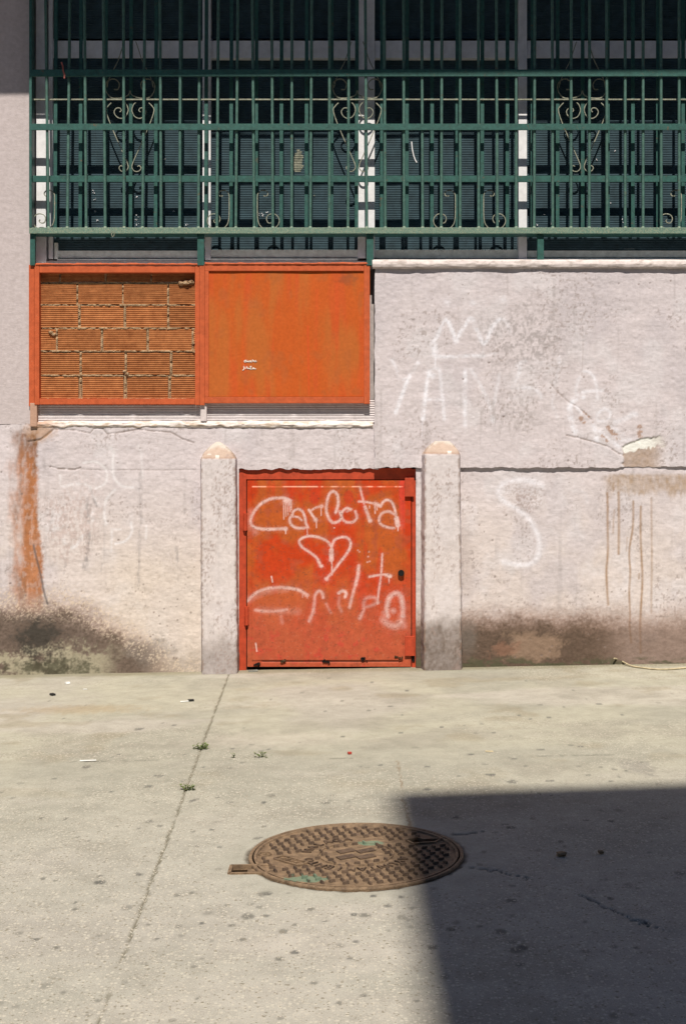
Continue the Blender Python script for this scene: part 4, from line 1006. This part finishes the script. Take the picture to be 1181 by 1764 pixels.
# ================================================================== WINDOWS
def shutter_mesh(x0, x1, y0, y1, d, sd):
    pitch = 3.0; n = int((y1 - y0) / pitch)
    vs = []; ds = []
    for k in range(n):
        for f, e in ((0.0, .0030), (.15, .0004), (.45, 0), (.75, .0006), (.93, .0030)):
            vs.append(y0 + (k + f) * pitch); ds.append(d + e)
    us = np.linspace(x0, x1, 24); U, V = np.meshgrid(us, vs); _, DD = np.meshgrid(us, ds)
    DD = DD + .004 * (fbm(U / 60, V / 90, sd, 2) - .5)
    k = (D + DD) / D / PPM
    return np.stack([(U - CX) * k, DD, CZ + (HZ - V) * k], -1)
def window(label, sh, dsh, jambs, rail, head, track, group='shuttered windows behind the grille'):
    base = P((sh[0] + sh[1]) / 2, 446, .15)
    t = thing('window', base, label, 'window', group)
    grid_obj('roller_shutter', shutter_mesh(sh[0], sh[1], 99, 434, dsh, sh[0]), M['shutter'], parent=t)
    for (x0, x1, y0, y1, d0, m) in jambs:
        MB().pbox(x0, y0, x1, y1, d0, .24, .0015).build('jamb', M[m], t)
    x0, x1, y0, y1 = rail
    MB().pbox(x0, y0, x1, y1, .118, .22, .002).build('bottom_rail', M['alu'], t)
    MB().pbox(x0, y1 + 1, x1, y1 + 12, .105, .22, .002).build('sill_track', M['alu'], t)
    MB().pbox(head[0], 70, head[1], 100, .11, .24, .0015).build('head_rail', M['white'], t)
    grid_obj('transom_shutter', shutter_mesh(sh[0] + .5, sh[1] - .5, -50, 69, dsh, sh[0] + 3), M['shutter'], parent=t)
    return t
w1 = window('leftmost shuttered window behind the grille, with broad white jamb', (92, 350), .114,
            [(62, 79.5, -48, 452, .092, 'white'), (84, 91, -48, 445, .095, 'white'), (94, 100, 418, 446, .105, 'alu'), (349, 353, -48, 424, .096, 'white')], (98, 349, 431.5, 445), (92, 349), 0)
w2 = window('shuttered window with torn pale patch, second from left behind the grille', (356, 618), .150,
            [(353.2, 363, -48, 448, .098, 'white'), (616, 629, -48, 444, .096, 'white')], (363.2, 615.8, 430, 444), (363, 616), 0)
w3 = window('shuttered window with white scratch, second from right behind the grille', (640, 898), .150,
            [(630.5, 645, -48, 445, .095, 'white')], (645.2, 892, 430, 445), (645, 892), 0)
w4 = window('rightmost shuttered window behind the grille, right of the single white post', (904, 1262), .114,
            [(892.5, 907, -48, 447, .094, 'white')], (907.2, 1262, 428, 443), (907, 1262), 0)
# torn patch and scratches on the shutters
pm_ = MB(); r_ = random.Random(4)
for k in range(13):
    y = 258 + k * 3; wl = [3, 5, 6, 8, 9, 10, 9, 8, 10, 11, 10, 9, 6][k]; xc = 515 + r_.uniform(-1, 1) - (k > 4) * 1.5
    x0_, x1_ = xc - wl, xc + wl * .75
    pts = [P(x0_ + r_.uniform(-1, 1), y + r_.uniform(-.4, .4), .1475), P(x1_, y + r_.uniform(-.4, .4), .1475), P(x1_ + r_.uniform(-1.5, 1), y + 1.9, .1475), P(x0_ + r_.uniform(-1, 1.5), y + 1.9, .1475)]
    pm_.poly(pts, (0, .004, 0))
for k in range(4): pm_.poly([P(540 + k * .2, 336 + k, .1475), P(542, 336 + k, .1475), P(541.5, 339, .1475)], (0, .003, 0))
pm_.build('torn_patch', M['scroll'], w2)
sc_ = MB(); sc_.sweep([P(x, y, .1478) for x, y in ((708.5, 244), (709.5, 256), (712, 268), (715, 276), (717.5, 280))], .006, .002); sc_.build('scratch', M['white'], w3)
def flecks(win, lst, d):
    b = MB(); r = random.Random(len(lst))
    for (x, y, s) in lst:
        for k in range(4):
            px, py = x + r.uniform(-s, s), y + r.uniform(-s * 1.3, s * 1.3); q = r.uniform(.4, 1.1)
            b.poly([P(px - q, py, d), P(px, py - q, d), P(px + q, py + .2, d), P(px, py + q, d)], (0, .003, 0))
    b.build('paint_fleck', M['white'], win)
flecks(w1, [(236, 378, 4), (238, 384, 3), (235, 370, 3), (161, 330, 2), (163, 342, 2), (165, 365, 1.5), (168, 380, 1.5), (236, 340, 1.5), (299, 364, 1.5), (322, 385, 2.5), (284, 274, 1)], .110)
flecks(w2, [(448, 367, 3), (460, 365, 2), (452, 370, 2)], .1465)
flecks(w4, [(1058, 260, 1), (1073, 380, 3), (1090, 379, 2), (1050, 350, 1), (950, 385, 1.5), (1027, 275, 1), (936, 370, 1), (925, 388, 2)], .110)

# ================================================================== INNER SCROLL GRILLE
ig = thing('scroll_grille', P(590, 402, .05), 'inner green bar grille with thin cream heart scrolls, between shutters and outer bars', 'grille')
bars_x = [94.8 + 43.2 * k - .0 for k in range(0, 28)]
bmesh_flat = None
mb = MB(); a = P(590.5, -40, .047); b = P(590.5, 401, .047); wv = 6.2 / PPM
mb.box((-wv / 2, -.004, a.z - b.z), (wv / 2, .004, 0), .0008, 1)
bar_me = mb.mesh('bar'); bar_me.materials.append(M['green'])
for x in bars_x:
    o = bpy.data.objects.new('bar', bar_me); COL.objects.link(o); o.parent = ig
    o.location = P(x + .6, 401, .051) - ig.location
    o.rotation_euler = (0, 0.004 * (1 - (x - 94) / 1000), 0)
MB().pbox(52, 170, 1262, 172.2, .036, .046).build('tie_rod', M['scroll'], ig)
def scrolls(pts_list, nm='scroll'):
    for pts in pts_list:
        q = crom(pts, 1.6)
        MB().sweep([P(x, y, .047) for x, y in q], 1.5 / PPM, .007).build(nm, M['scroll'], ig)
def heart(cx, mir):
    z = 7.35; f = lambda L, s: [(cx + s * (x - 473) / z, 80 + y / z) for x, y in L]
    for s in (1, -1):
        scrolls([f([(235,715),(192,760),(170,812),(212,950),(300,1160),(362,1300),(415,1420),(446,1500),(446,1545),(410,1582),(360,1578),(334,1540),(356,1510),(380,1520)], s),
                 f([(400,708),(430,740),(448,790),(445,832),(412,890),(350,912),(295,882),(272,828),(300,784),(345,782),(362,812),(342,830)], s),
                 f([(470,560),(455,610),(400,640),(330,655),(240,650),(180,590),(160,500),(200,430),(280,415),(335,470),(320,540),(270,545)], s),
                 f([(180,520),(200,430),(260,300),(320,180),(360,60),(400,-60)], s)], 'heart_scroll')
for hx in (224.4, 615, 1002): heart(hx, 1)
def curl(bx, s):
    """C-scroll fixed to a bar at bx, opening to side s"""
    z = 7.62; f = lambda L: [(bx + s * (x - 385) / z, 310 + y / z) for x, y in L]
    scrolls([f([(270,215),(300,205),(290,215),(255,205),(246,175),(270,145),(310,135),(350,150),(380,190),(384,260),(384,420),(378,520),(355,590),(300,640),(220,650),(140,620),(100,560),(105,500),(145,455),(195,445),(245,465),(265,510),(245,560),(205,565),(180,540),(195,520)])], 'curl_scroll')
for bx, s in ((95 + 43.2 * 7 - 2.4, 1), (95 + 43.2 * 8 + 2.6, -1), (95 + 43.2 * 16 - 2.4, 1), (95 + 43.2 * 17 + 2.8, -1), (95 + 43.2 * 25 - 2.4, 1)): curl(bx, s)
curl(94.8, 1)

# ================================================================== OUTER GRILLE
og = thing('window_grille', P(590, 402, 0), 'outer dark green cage of round upright bars on flat rails, with base shelf', 'grille')
tx = [81, 113.3, 146, 178.8, 211.4, 243, 275.3, 307.3, 339.5, 371.4, 404.1, 436, 468, 500.4, 532.6, 565.4, 597.5, 630, 662, 694.2, 726.3, 758.4, 791, 823, 855.2, 887.5, 918.7, 950.8, 982.2, 1013.6, 1044.4, 1075.7, 1106.6, 1138, 1169, 1200, 1231]
mb = MB(); z0 = P(0, 395, 0).z; z1 = P(0, -50, 0).z; mb.cyl((0, 0, 0), (0, 0, z1 - z0), .0083, n=12); tube_me = mb.mesh('upright_bar'); tube_me.materials.append(M['greentube'])
for x in tx:
    o = bpy.data.objects.new('upright_bar', tube_me); COL.objects.link(o); o.parent = og
    lean = (3.0 - 3.0 * (x - 81) / 1025) / 235
    o.location = P(x + lean * 240, 395, 0) - og.location; o.rotation_euler = (random.uniform(-.0015, .0015), -lean + random.uniform(-.0015, .0015), random.uniform(0, 6))
    if x % 2 > 1 or True:
        pass
for (y0, y1, d0, d1) in ((119.5, 131.5, -.017, -.0088), (213, 224, -.017, -.0088), (302.5, 313.5, .0088, .017)):
    MB().pbox(52, y0, 1262, y1, d0, d1, .0012, 1).build('rail', M['green'], og)
MB().pbox(50.5, 391.8, 1262, 402.2, -.014, -.0085, .0015).build('shelf_lip', M['greenworn'], og)
MB().pbox(51, 399.6, 1262, 402, -.0083, .106, .0008, 1).build('base_shelf', M['green'], og)
MB().pbox(50.5, -30, 55, 391.5, -.016, .05, .001, 1).build('end_plate', M['green'], og)
for x0, x1 in ((52, 60.5), (340, 351.5), (631, 643), (925, 936)):
    MB().pbox(x0, 402.5, x1, 457, .004, .03, .0012).build('bracket', M['green'], og)
wt = MB(); wt.cyl((0, 0, -.004), (0, 0, .005), .0115, .008, n=9); weld_me = wt.mesh('weld_bead'); weld_me.materials.append(M['greenworn'])
for x in tx:                                 # weld beads where uprights meet the shelf
    lean = (3.0 - 3.0 * (x - 81) / 1025) / 235
    o = bpy.data.objects.new('weld_bead', weld_me); COL.objects.link(o); o.parent = og
    o.location = P(x + lean * 240, 391.6, -.002) - og.location

# ================================================================== MANHOLE COVER
SLOPE = math.atan(GSX)
mh = thing('manhole_cover', MH, 'round rusty cast-iron manhole cover with raised tread and lettering, half in shadow', 'manhole cover')
mh.rotation_euler = (0, -SLOPE, 0)
def lnk(name, me, mat, par=mh):
    o = bpy.data.objects.new(name, me); COL.objects.link(o)
    if not me.materials: me.materials.append(mat)
    o.parent = par; return o
def ring_mesh(name, prof, n=96, wob=0):
    bm = bmesh.new(); R = []
    for i in range(n):
        a = 2 * math.pi * i / n; w_ = 1 + wob * math.sin(a * 7 + 1) * math.sin(a * 13)
        R.append([bm.verts.new((r * w_ * math.cos(a), r * w_ * math.sin(a), z)) for r, z in prof])
    m = len(prof)
    for i in range(n):
        A, B = R[i], R[(i + 1) % n]
        for k in range(m - 1): bm.faces.new((A[k], B[k], B[k + 1], A[k + 1]))
    bmesh.ops.recalc_face_normals(bm, faces=bm.faces[:])
    me = bpy.data.meshes.new(name); bm.to_mesh(me); bm.free(); return me
lnk('rim', ring_mesh('rim', [(.3075, -.05), (.3075, .002), (.306, .0055), (.2985, .0055), (.297, .003), (.297, -.05)], wob=.002), M['iron'])
MB_ = MB(); MB_.cyl((0, 0, -.045), (0, 0, -.040), .30, n=64); lnk('seat', MB_.mesh('seat'), M['dark'])
# lid with a key slot
slot = [(.150, .118), (.185, .142), (.200, .122), (.258, .128), (.232, .092), (.196, .088), (.170, .080)]
def lid():
    bm = bmesh.new(); n = 96; R = .2925
    outer = [bm.verts.new((R * math.cos(2 * math.pi * i / n), R * math.sin(2 * math.pi * i / n), 0)) for i in range(n)]
    inner = [bm.verts.new((x, y, 0)) for x, y in slot]
    es = [bm.edges.new((outer[i], outer[(i + 1) % n])) for i in range(n)] + [bm.edges.new((inner[i], inner[(i + 1) % len(inner)])) for i in range(len(inner))]
    bmesh.ops.triangle_fill(bm, edges=es, use_beauty=True)
    for loop in (outer, inner):
        low = [bm.verts.new((v.co.x, v.co.y, -.035)) for v in loop]; m = len(loop)
        for i in range(m): bm.faces.new((loop[i], loop[(i + 1) % m], low[(i + 1) % m], low[i]))
    bmesh.ops.recalc_face_normals(bm, faces=bm.faces[:])
    me = bpy.data.meshes.new('lid'); bm.to_mesh(me); bm.free(); return me
lidz = .0005
lo = lnk('lid', lid(), M['iron']); lo.location.z = lidz
b_ = MB(); pts = [Vector((x, y, .002)) for x, y in slot]; pts.append(pts[0]); pts.append(pts[1])
b_.sweep(pts, .006, .007, Vector((0, 0, 1))); o = lnk('slot_rim', b_.mesh('slot_rim'), M['iron']); o.location.z = lidz
o = lnk('lid_edge', ring_mesh('lid_edge', [(.2925, -.01), (.2925, .0045), (.285, .0045), (.283, 0)]), M['iron']); o.location.z = lidz
# raised tread: little bars set alternately along and across
def lug_mesh(L, W, H):
    b = MB(); b.box((-L / 2, -W / 2, 0), (L / 2, W / 2, H))
    for v in b.bm.verts:
        if v.co.z > H / 2: v.co.x *= .86; v.co.y *= .62
    me = b.mesh('tread_lug'); me.materials.append(M['irondark']); return me
lugA = lug_mesh(.0195, .0078, .008); lugB = lug_mesh(.0175, .0078, .008)
ang0 = math.radians(20); pit = .0288
def in_slot(x, y): return .135 < x < .27 and .065 < y < .155
cnt = 0
for i in range(-10, 11):
    for j in range(-10, 11):
        x0, y0 = i * pit, j * pit
        x = x0 * math.cos(ang0) - y0 * math.sin(ang0); y = x0 * math.sin(ang0) + y0 * math.cos(ang0)
        r = math.hypot(x, y); a = math.degrees(math.atan2(y, x))
        if r > .268 or in_slot(x, y): continue
        if .118 < r < .166 and (a < -15 or a > 35): continue        # lettering ring
        if r < .085: continue                                       # emblem
        if math.hypot((x + .185), (y + .055)) < .062 or math.hypot(x + .262, y - .012) < .03: continue    # maker's plate
        l = lnk('tread_lug', lugA if (i + j) % 2 else lugB, M['iron']); l.location = (x, y, lidz - .0006)
        l.rotation_euler.z = ang0 + (math.pi / 2 if (i + j) % 2 else 0); cnt += 1
# cast lettering, tops outward
def letters(text, a_start, a_step, r, size, name='cast_letter'):
    for k, ch in enumerate(text):
        if ch == ' ': continue
        cu = bpy.data.curves.new('t', 'FONT'); cu.body = ch; cu.size = size; cu.extrude = .0024; cu.align_x = 'CENTER'; cu.align_y = 'CENTER'; cu.resolution_u = 3
        to = bpy.data.objects.new('t', cu); COL.objects.link(to)
        dg = bpy.context.evaluated_depsgraph_get(); me = bpy.data.meshes.new_from_object(to.evaluated_get(dg))
        bpy.data.objects.remove(to); bpy.data.curves.remove(cu)
        me.name = name; me.materials.clear()
        a = math.radians(a_start - a_step * k)
        o = lnk(name, me, M['irondark']); o.location = (r * math.cos(a), r * math.sin(a), lidz + .0022); o.rotation_euler.z = a - math.pi / 2
letters('AYUNTAMIENTO', -22, 12.4, .142, .040)
letters('MALAGA', 166, 13.2, .142, .040)
# emblem: four lozenges in a cross frame
b_ = MB()
for k in range(4):
    a = math.pi / 4 + k * math.pi / 2
    cx_, cy_ = .040 * math.cos(a), .040 * math.sin(a)
    ca, sa = math.cos(.5), math.sin(.5)
    pts = [(cx_ + ca * u - sa * v, cy_ + sa * u + ca * v, 0) for u, v in ((-.026, -.014), (.026, -.014), (.026, .014), (-.026, .014))]
    b_.poly(pts, (0, 0, .004))
o = lnk('emblem', b_.mesh('emblem'), M['irondark']); o.location.z = lidz - .0005
o = lnk('emblem_ring', ring_mesh('emblem_ring', [(.110, -.001), (.109, .004), (.105, .004), (.104, -.001)], 48), M['iron']); o.location.z = lidz
# maker's plate and small round mark
b_ = MB(); ca, sa = math.cos(-.75), math.sin(-.75)
tr = lambda u, v: (-.185 + ca * u - sa * v, -.055 + sa * u + ca * v, .002)
for q in (((-.05, .018), (.05, .018)), ((.05, .018), (.05, -.018)), ((.05, -.018), (-.05, -.018)), ((-.05, -.018), (-.05, .018))):
    b_.sweep([tr(*q[0]), tr(*q[1])], .005, .006, Vector((0, 0, 1)))
for u in (-.03, -.012, .006, .022): b_.sweep([tr(u, -.009), tr(u + .004, .009)], .005, .006, Vector((0, 0, 1)))
o = lnk('maker_plate', b_.mesh('maker_plate'), M['iron']); o.location.z = lidz
o = lnk('round_mark', ring_mesh('round_mark', [(.020, -.001), (.019, .004), (.0155, .004), (.0145, -.001)], 28), M['iron']); o.location = (-.262, .012, lidz)
b_ = MB(); b_.sweep([(-.256, .012, .002), (-.262, .012, .002), (-.262, .006, .002), (-.268, .006, .002)], .004, .005, Vector((0, 0, 1))); o = lnk('round_mark_letter', b_.mesh('m'), M['iron']); o.location.z = lidz
# hinge tab at the left
ta = G(429, 1499); tx_, ty_ = ta.x - MH.x, ta.y - MH.y
b_ = MB(); w2_, h2_ = .052, .034
for q in (((-w2_, h2_), (w2_ + .01, h2_)), ((w2_ + .01, -h2_), (-w2_, -h2_)), ((-w2_, -h2_ - .003), (-w2_, h2_ + .003))):
    b_.sweep([(tx_ + q[0][0], ty_ + q[0][1], -.002), (tx_ + q[1][0], ty_ + q[1][1], -.002)], .009, .014, Vector((0, 0, 1)))
b_.box((tx_ - .005, ty_ - .016, -.014), (tx_ + .06, ty_ + .018, -.001), .003)
b_.box((tx_ - w2_, ty_ - h2_, -.022), (tx_ + w2_ + .02, ty_ + h2_, -.017))
lnk('hinge_tab', b_.mesh('hinge_tab'), M['iron'])

# ================================================================== SMALL THINGS
M['weed'] = paint_mat('weed_green', (0.10, 0.16, 0.035), 0.7, .5, (0.30, 0.28, 0.10), (.5, .7), 90)
M['paper'] = paint_mat('litter_white', (0.75, 0.73, 0.68), .8)
M['blackbit'] = paint_mat('black_rubber', (0.015, 0.015, 0.014), .6)
M['redbit'] = paint_mat('red_plastic', (0.42, 0.05, 0.03), .5)
M['stone'] = paint_mat('brown_stone', (0.26, 0.18, 0.10), .9, .5)
M['straw'] = paint_mat('dry_stem', (0.55, 0.45, 0.28), .8, .6)
M['ribbon'] = paint_mat('faded_ribbon', (0.35, 0.10, 0.08), .8, .6)
def weed(px, py, rad, nleaf, label, sd):
    b = MB(); r = random.Random(sd); c0 = G(px, py)
    for k in range(nleaf):
        a = r.uniform(0, 2 * math.pi); q = rad * math.sqrt(r.random()) ; x, y = q * math.cos(a) * 1.2, q * math.sin(a) * .8; zz = r.uniform(.002, .018)
        L = r.uniform(.006, .013); wd = L * .45; ta_ = r.uniform(0, 6.3); up = r.uniform(-.2, .8)
        dx, dy = math.cos(ta_), math.sin(ta_); c = Vector((x, y, zz)); f = Vector((dx, dy, up)).normalized() * L; s = Vector((-dy, dx, 0)) * wd
        v = [b.bm.verts.new(c), b.bm.verts.new(c + f * .5 + s), b.bm.verts.new(c + f), b.bm.verts.new(c + f * .5 - s)]
        b.bm.faces.new(v)
        if k % 3 == 0: b.pipe([(x * .3, y * .3, 0), (x * .7, y * .7, zz * .8), (x, y, zz)], .0009, 4)
    o = b.build('weed', M['weed'], None); o.location = c0; return tag(o, label, 'weed', 'weeds in the pavement joints')
weed(347, 1290, .028, 70, 'green weed tuft in the long joint, nearer the red door', 1)
weed(324, 1361, .022, 46, 'small green weed in the long joint, nearer the camera', 2)
weed(452, 1304, .030, 30, 'flat straggling weed on the faint cross joint, right of the long joint', 3)
weed(402, 1305, .008, 8, 'tiny weed speck on the faint cross joint', 4)
def bit(name, px, py, mat, dims, rot, label, cat, bev=.001):
    b = MB(); b.box((-dims[0] / 2, -dims[1] / 2, 0), (dims[0] / 2, dims[1] / 2, dims[2]), bev, 2)
    r = random.Random(int(px + py))
    for v in b.bm.verts: v.co += Vector((r.uniform(-1, 1), r.uniform(-1, 1), r.uniform(-.3, .6))) * min(dims) * .2
    o = b.build(name, M[mat]); o.location = G(px, py) + Vector((0, 0, .001)); o.rotation_euler.z = rot; return tag(o, label, cat)
def stick(name, px0, py0, px1, py1, r, mat, label, cat):
    a, b = G(px0, py0), G(px1, py1); o = MB().cyl((0, 0, r), b - a + Vector((0, 0, r)), r, n=8).build(name, M[mat]); o.location = a; return tag(o, label, cat)
stick('paper_stick', 138, 1312, 166, 1311, .0028, 'paper', 'thin white stick lying on the cross joint at left', 'stick')
stick('cigarette_butt', 311, 1210, 325, 1209, .0032, 'paper', 'pale cigarette butt lying beside a black scrap', 'cigarette butt')
bit('rubber_scrap', 329, 1208, 'blackbit', (.026, .018, .008), .3, 'black scrap beside the cigarette butt', 'scrap')
bit('rubber_scrap', 91, 1198, 'blackbit', (.020, .03, .009), .6, 'lone black scrap on the pavement at far left', 'scrap')
bit('paper_scrap', 117, 1178, 'paper', (.022, .03, .008), .4, 'crumpled white scrap near the wall foot at left', 'paper scrap')
bit('paper_scrap', 147, 1188, 'paper', (.02, .01, .003), .1, 'flat white scrap just right of the crumpled one', 'paper scrap')
bit('paper_scrap', 842, 1295, 'straw', (.03, .02, .002), .0, 'pale flat scrap on the pavement above the shadow', 'paper scrap')
bit('plastic_bit', 602, 1299, 'redbit', (.014, .016, .007), .2, 'tiny red bit of plastic on the pavement', 'litter')
bit('pebble', 966, 1475, 'stone', (.026, .018, .011), .4, 'brown pebble in the shadow, larger and left of two', 'pebble', .004)
bit('pebble', 1034, 1471, 'stone', (.014, .012, .009), .2, 'brown pebble in the shadow, smaller and right of two', 'pebble', .003)
bit('glass_shard', 436, 1157, 'steel', (.05, .02, .008), .2, 'small dark debris at the hinge corner of the door', 'debris')
# dry stem lying against the wall foot
pts = [P(1057, 1134, -.01), G(1068, 1144) + Vector((0, 0, .02)), G(1085, 1149) + Vector((0, 0, .008)), G(1105, 1152) + Vector((0, 0, .006)), G(1140, 1155) + Vector((0, 0, .006)), G(1185, 1152) + Vector((0, 0, .006))]
c0 = G(1085, 1149).copy()
o = MB().pipe([Vector(p) - c0 for p in crom([tuple(p) for p in pts], .03)], .0045, 6).build('dry_stem', M['straw']); o.location = c0
tag(o, 'pale dry stem lying along the foot of the right wall', 'stem')
# ribbon scrap and hook on the grille
c0 = P(107, 110, -.02)
b_ = MB(); b_.sweep([Vector(P(x, y, -.022)) - c0 for x, y in ((106, 107), (108.5, 114), (109, 122), (111.5, 129), (111, 135))], .008, .0015); o = b_.build('ribbon', M['ribbon']); o.location = c0
tag(o, 'faded red ribbon scrap hanging from the top rail at left', 'ribbon')
c0 = P(195, 402, -.016)
b_ = MB(); b_.pipe([Vector(P(x, y, -.018)) - c0 for x, y in crom([(193, 397), (192.6, 403), (193.5, 407), (196, 407.5), (197, 403), (196.6, 399)])], .0022, 6); o = b_.build('hook', M['scroll']); o.location = c0
tag(o, 'small metal hook hanging under the grille shelf', 'hook')

# ================================================================== BUILDING ACROSS THE STREET (casts the shadow)
cor = G(694, 1366); Lsh = 9.0; H = Lsh * math.tan(math.radians(ELEV)) + cor.z
ob = thing('opposite_building', (cor.x, cor.y - Lsh, 0), 'building across the street, seen only by its square shadow on the pavement', 'building')
ob.rotation_euler.z = math.radians(4.0)
def loc(mb, name, mat):
    me = mb.mesh(name); o = bpy.data.objects.new(name, me); COL.objects.link(o); me.materials.append(M[mat]); o.parent = ob; return o
M['facade'] = paint_mat('ochre_facade', (0.17, 0.15, 0.12), .95)
loc(MB().box((-14, -7, -.3), (-.002, -1.2, 8.6)), 'side_wing', 'facade')  # unseen wing, added to block low sky light
loc(MB().box((0.0, -7, -.3), (12, 0, H - .25)), 'wall', 'facade')
loc(MB().box((-.0, -7, H - .249), (12.0, 0.0, H), .004), 'parapet', 'facade')
for r in range(3):
    for k in range(4):
        wo = loc(MB().box((1.2 + 2.8 * k, .002, 1.2 + 3.1 * r), (2.4 + 2.8 * k, .05, 2.7 + 3.1 * r), .01), 'window', 'white')
        me = MB().box((1.28 + 2.8 * k, .051, 1.28 + 3.1 * r), (2.32 + 2.8 * k, .056, 2.62 + 3.1 * r)).mesh('pane'); p_ = bpy.data.objects.new('pane', me); COL.objects.link(p_); me.materials.append(M['shutter']); p_.parent = wo
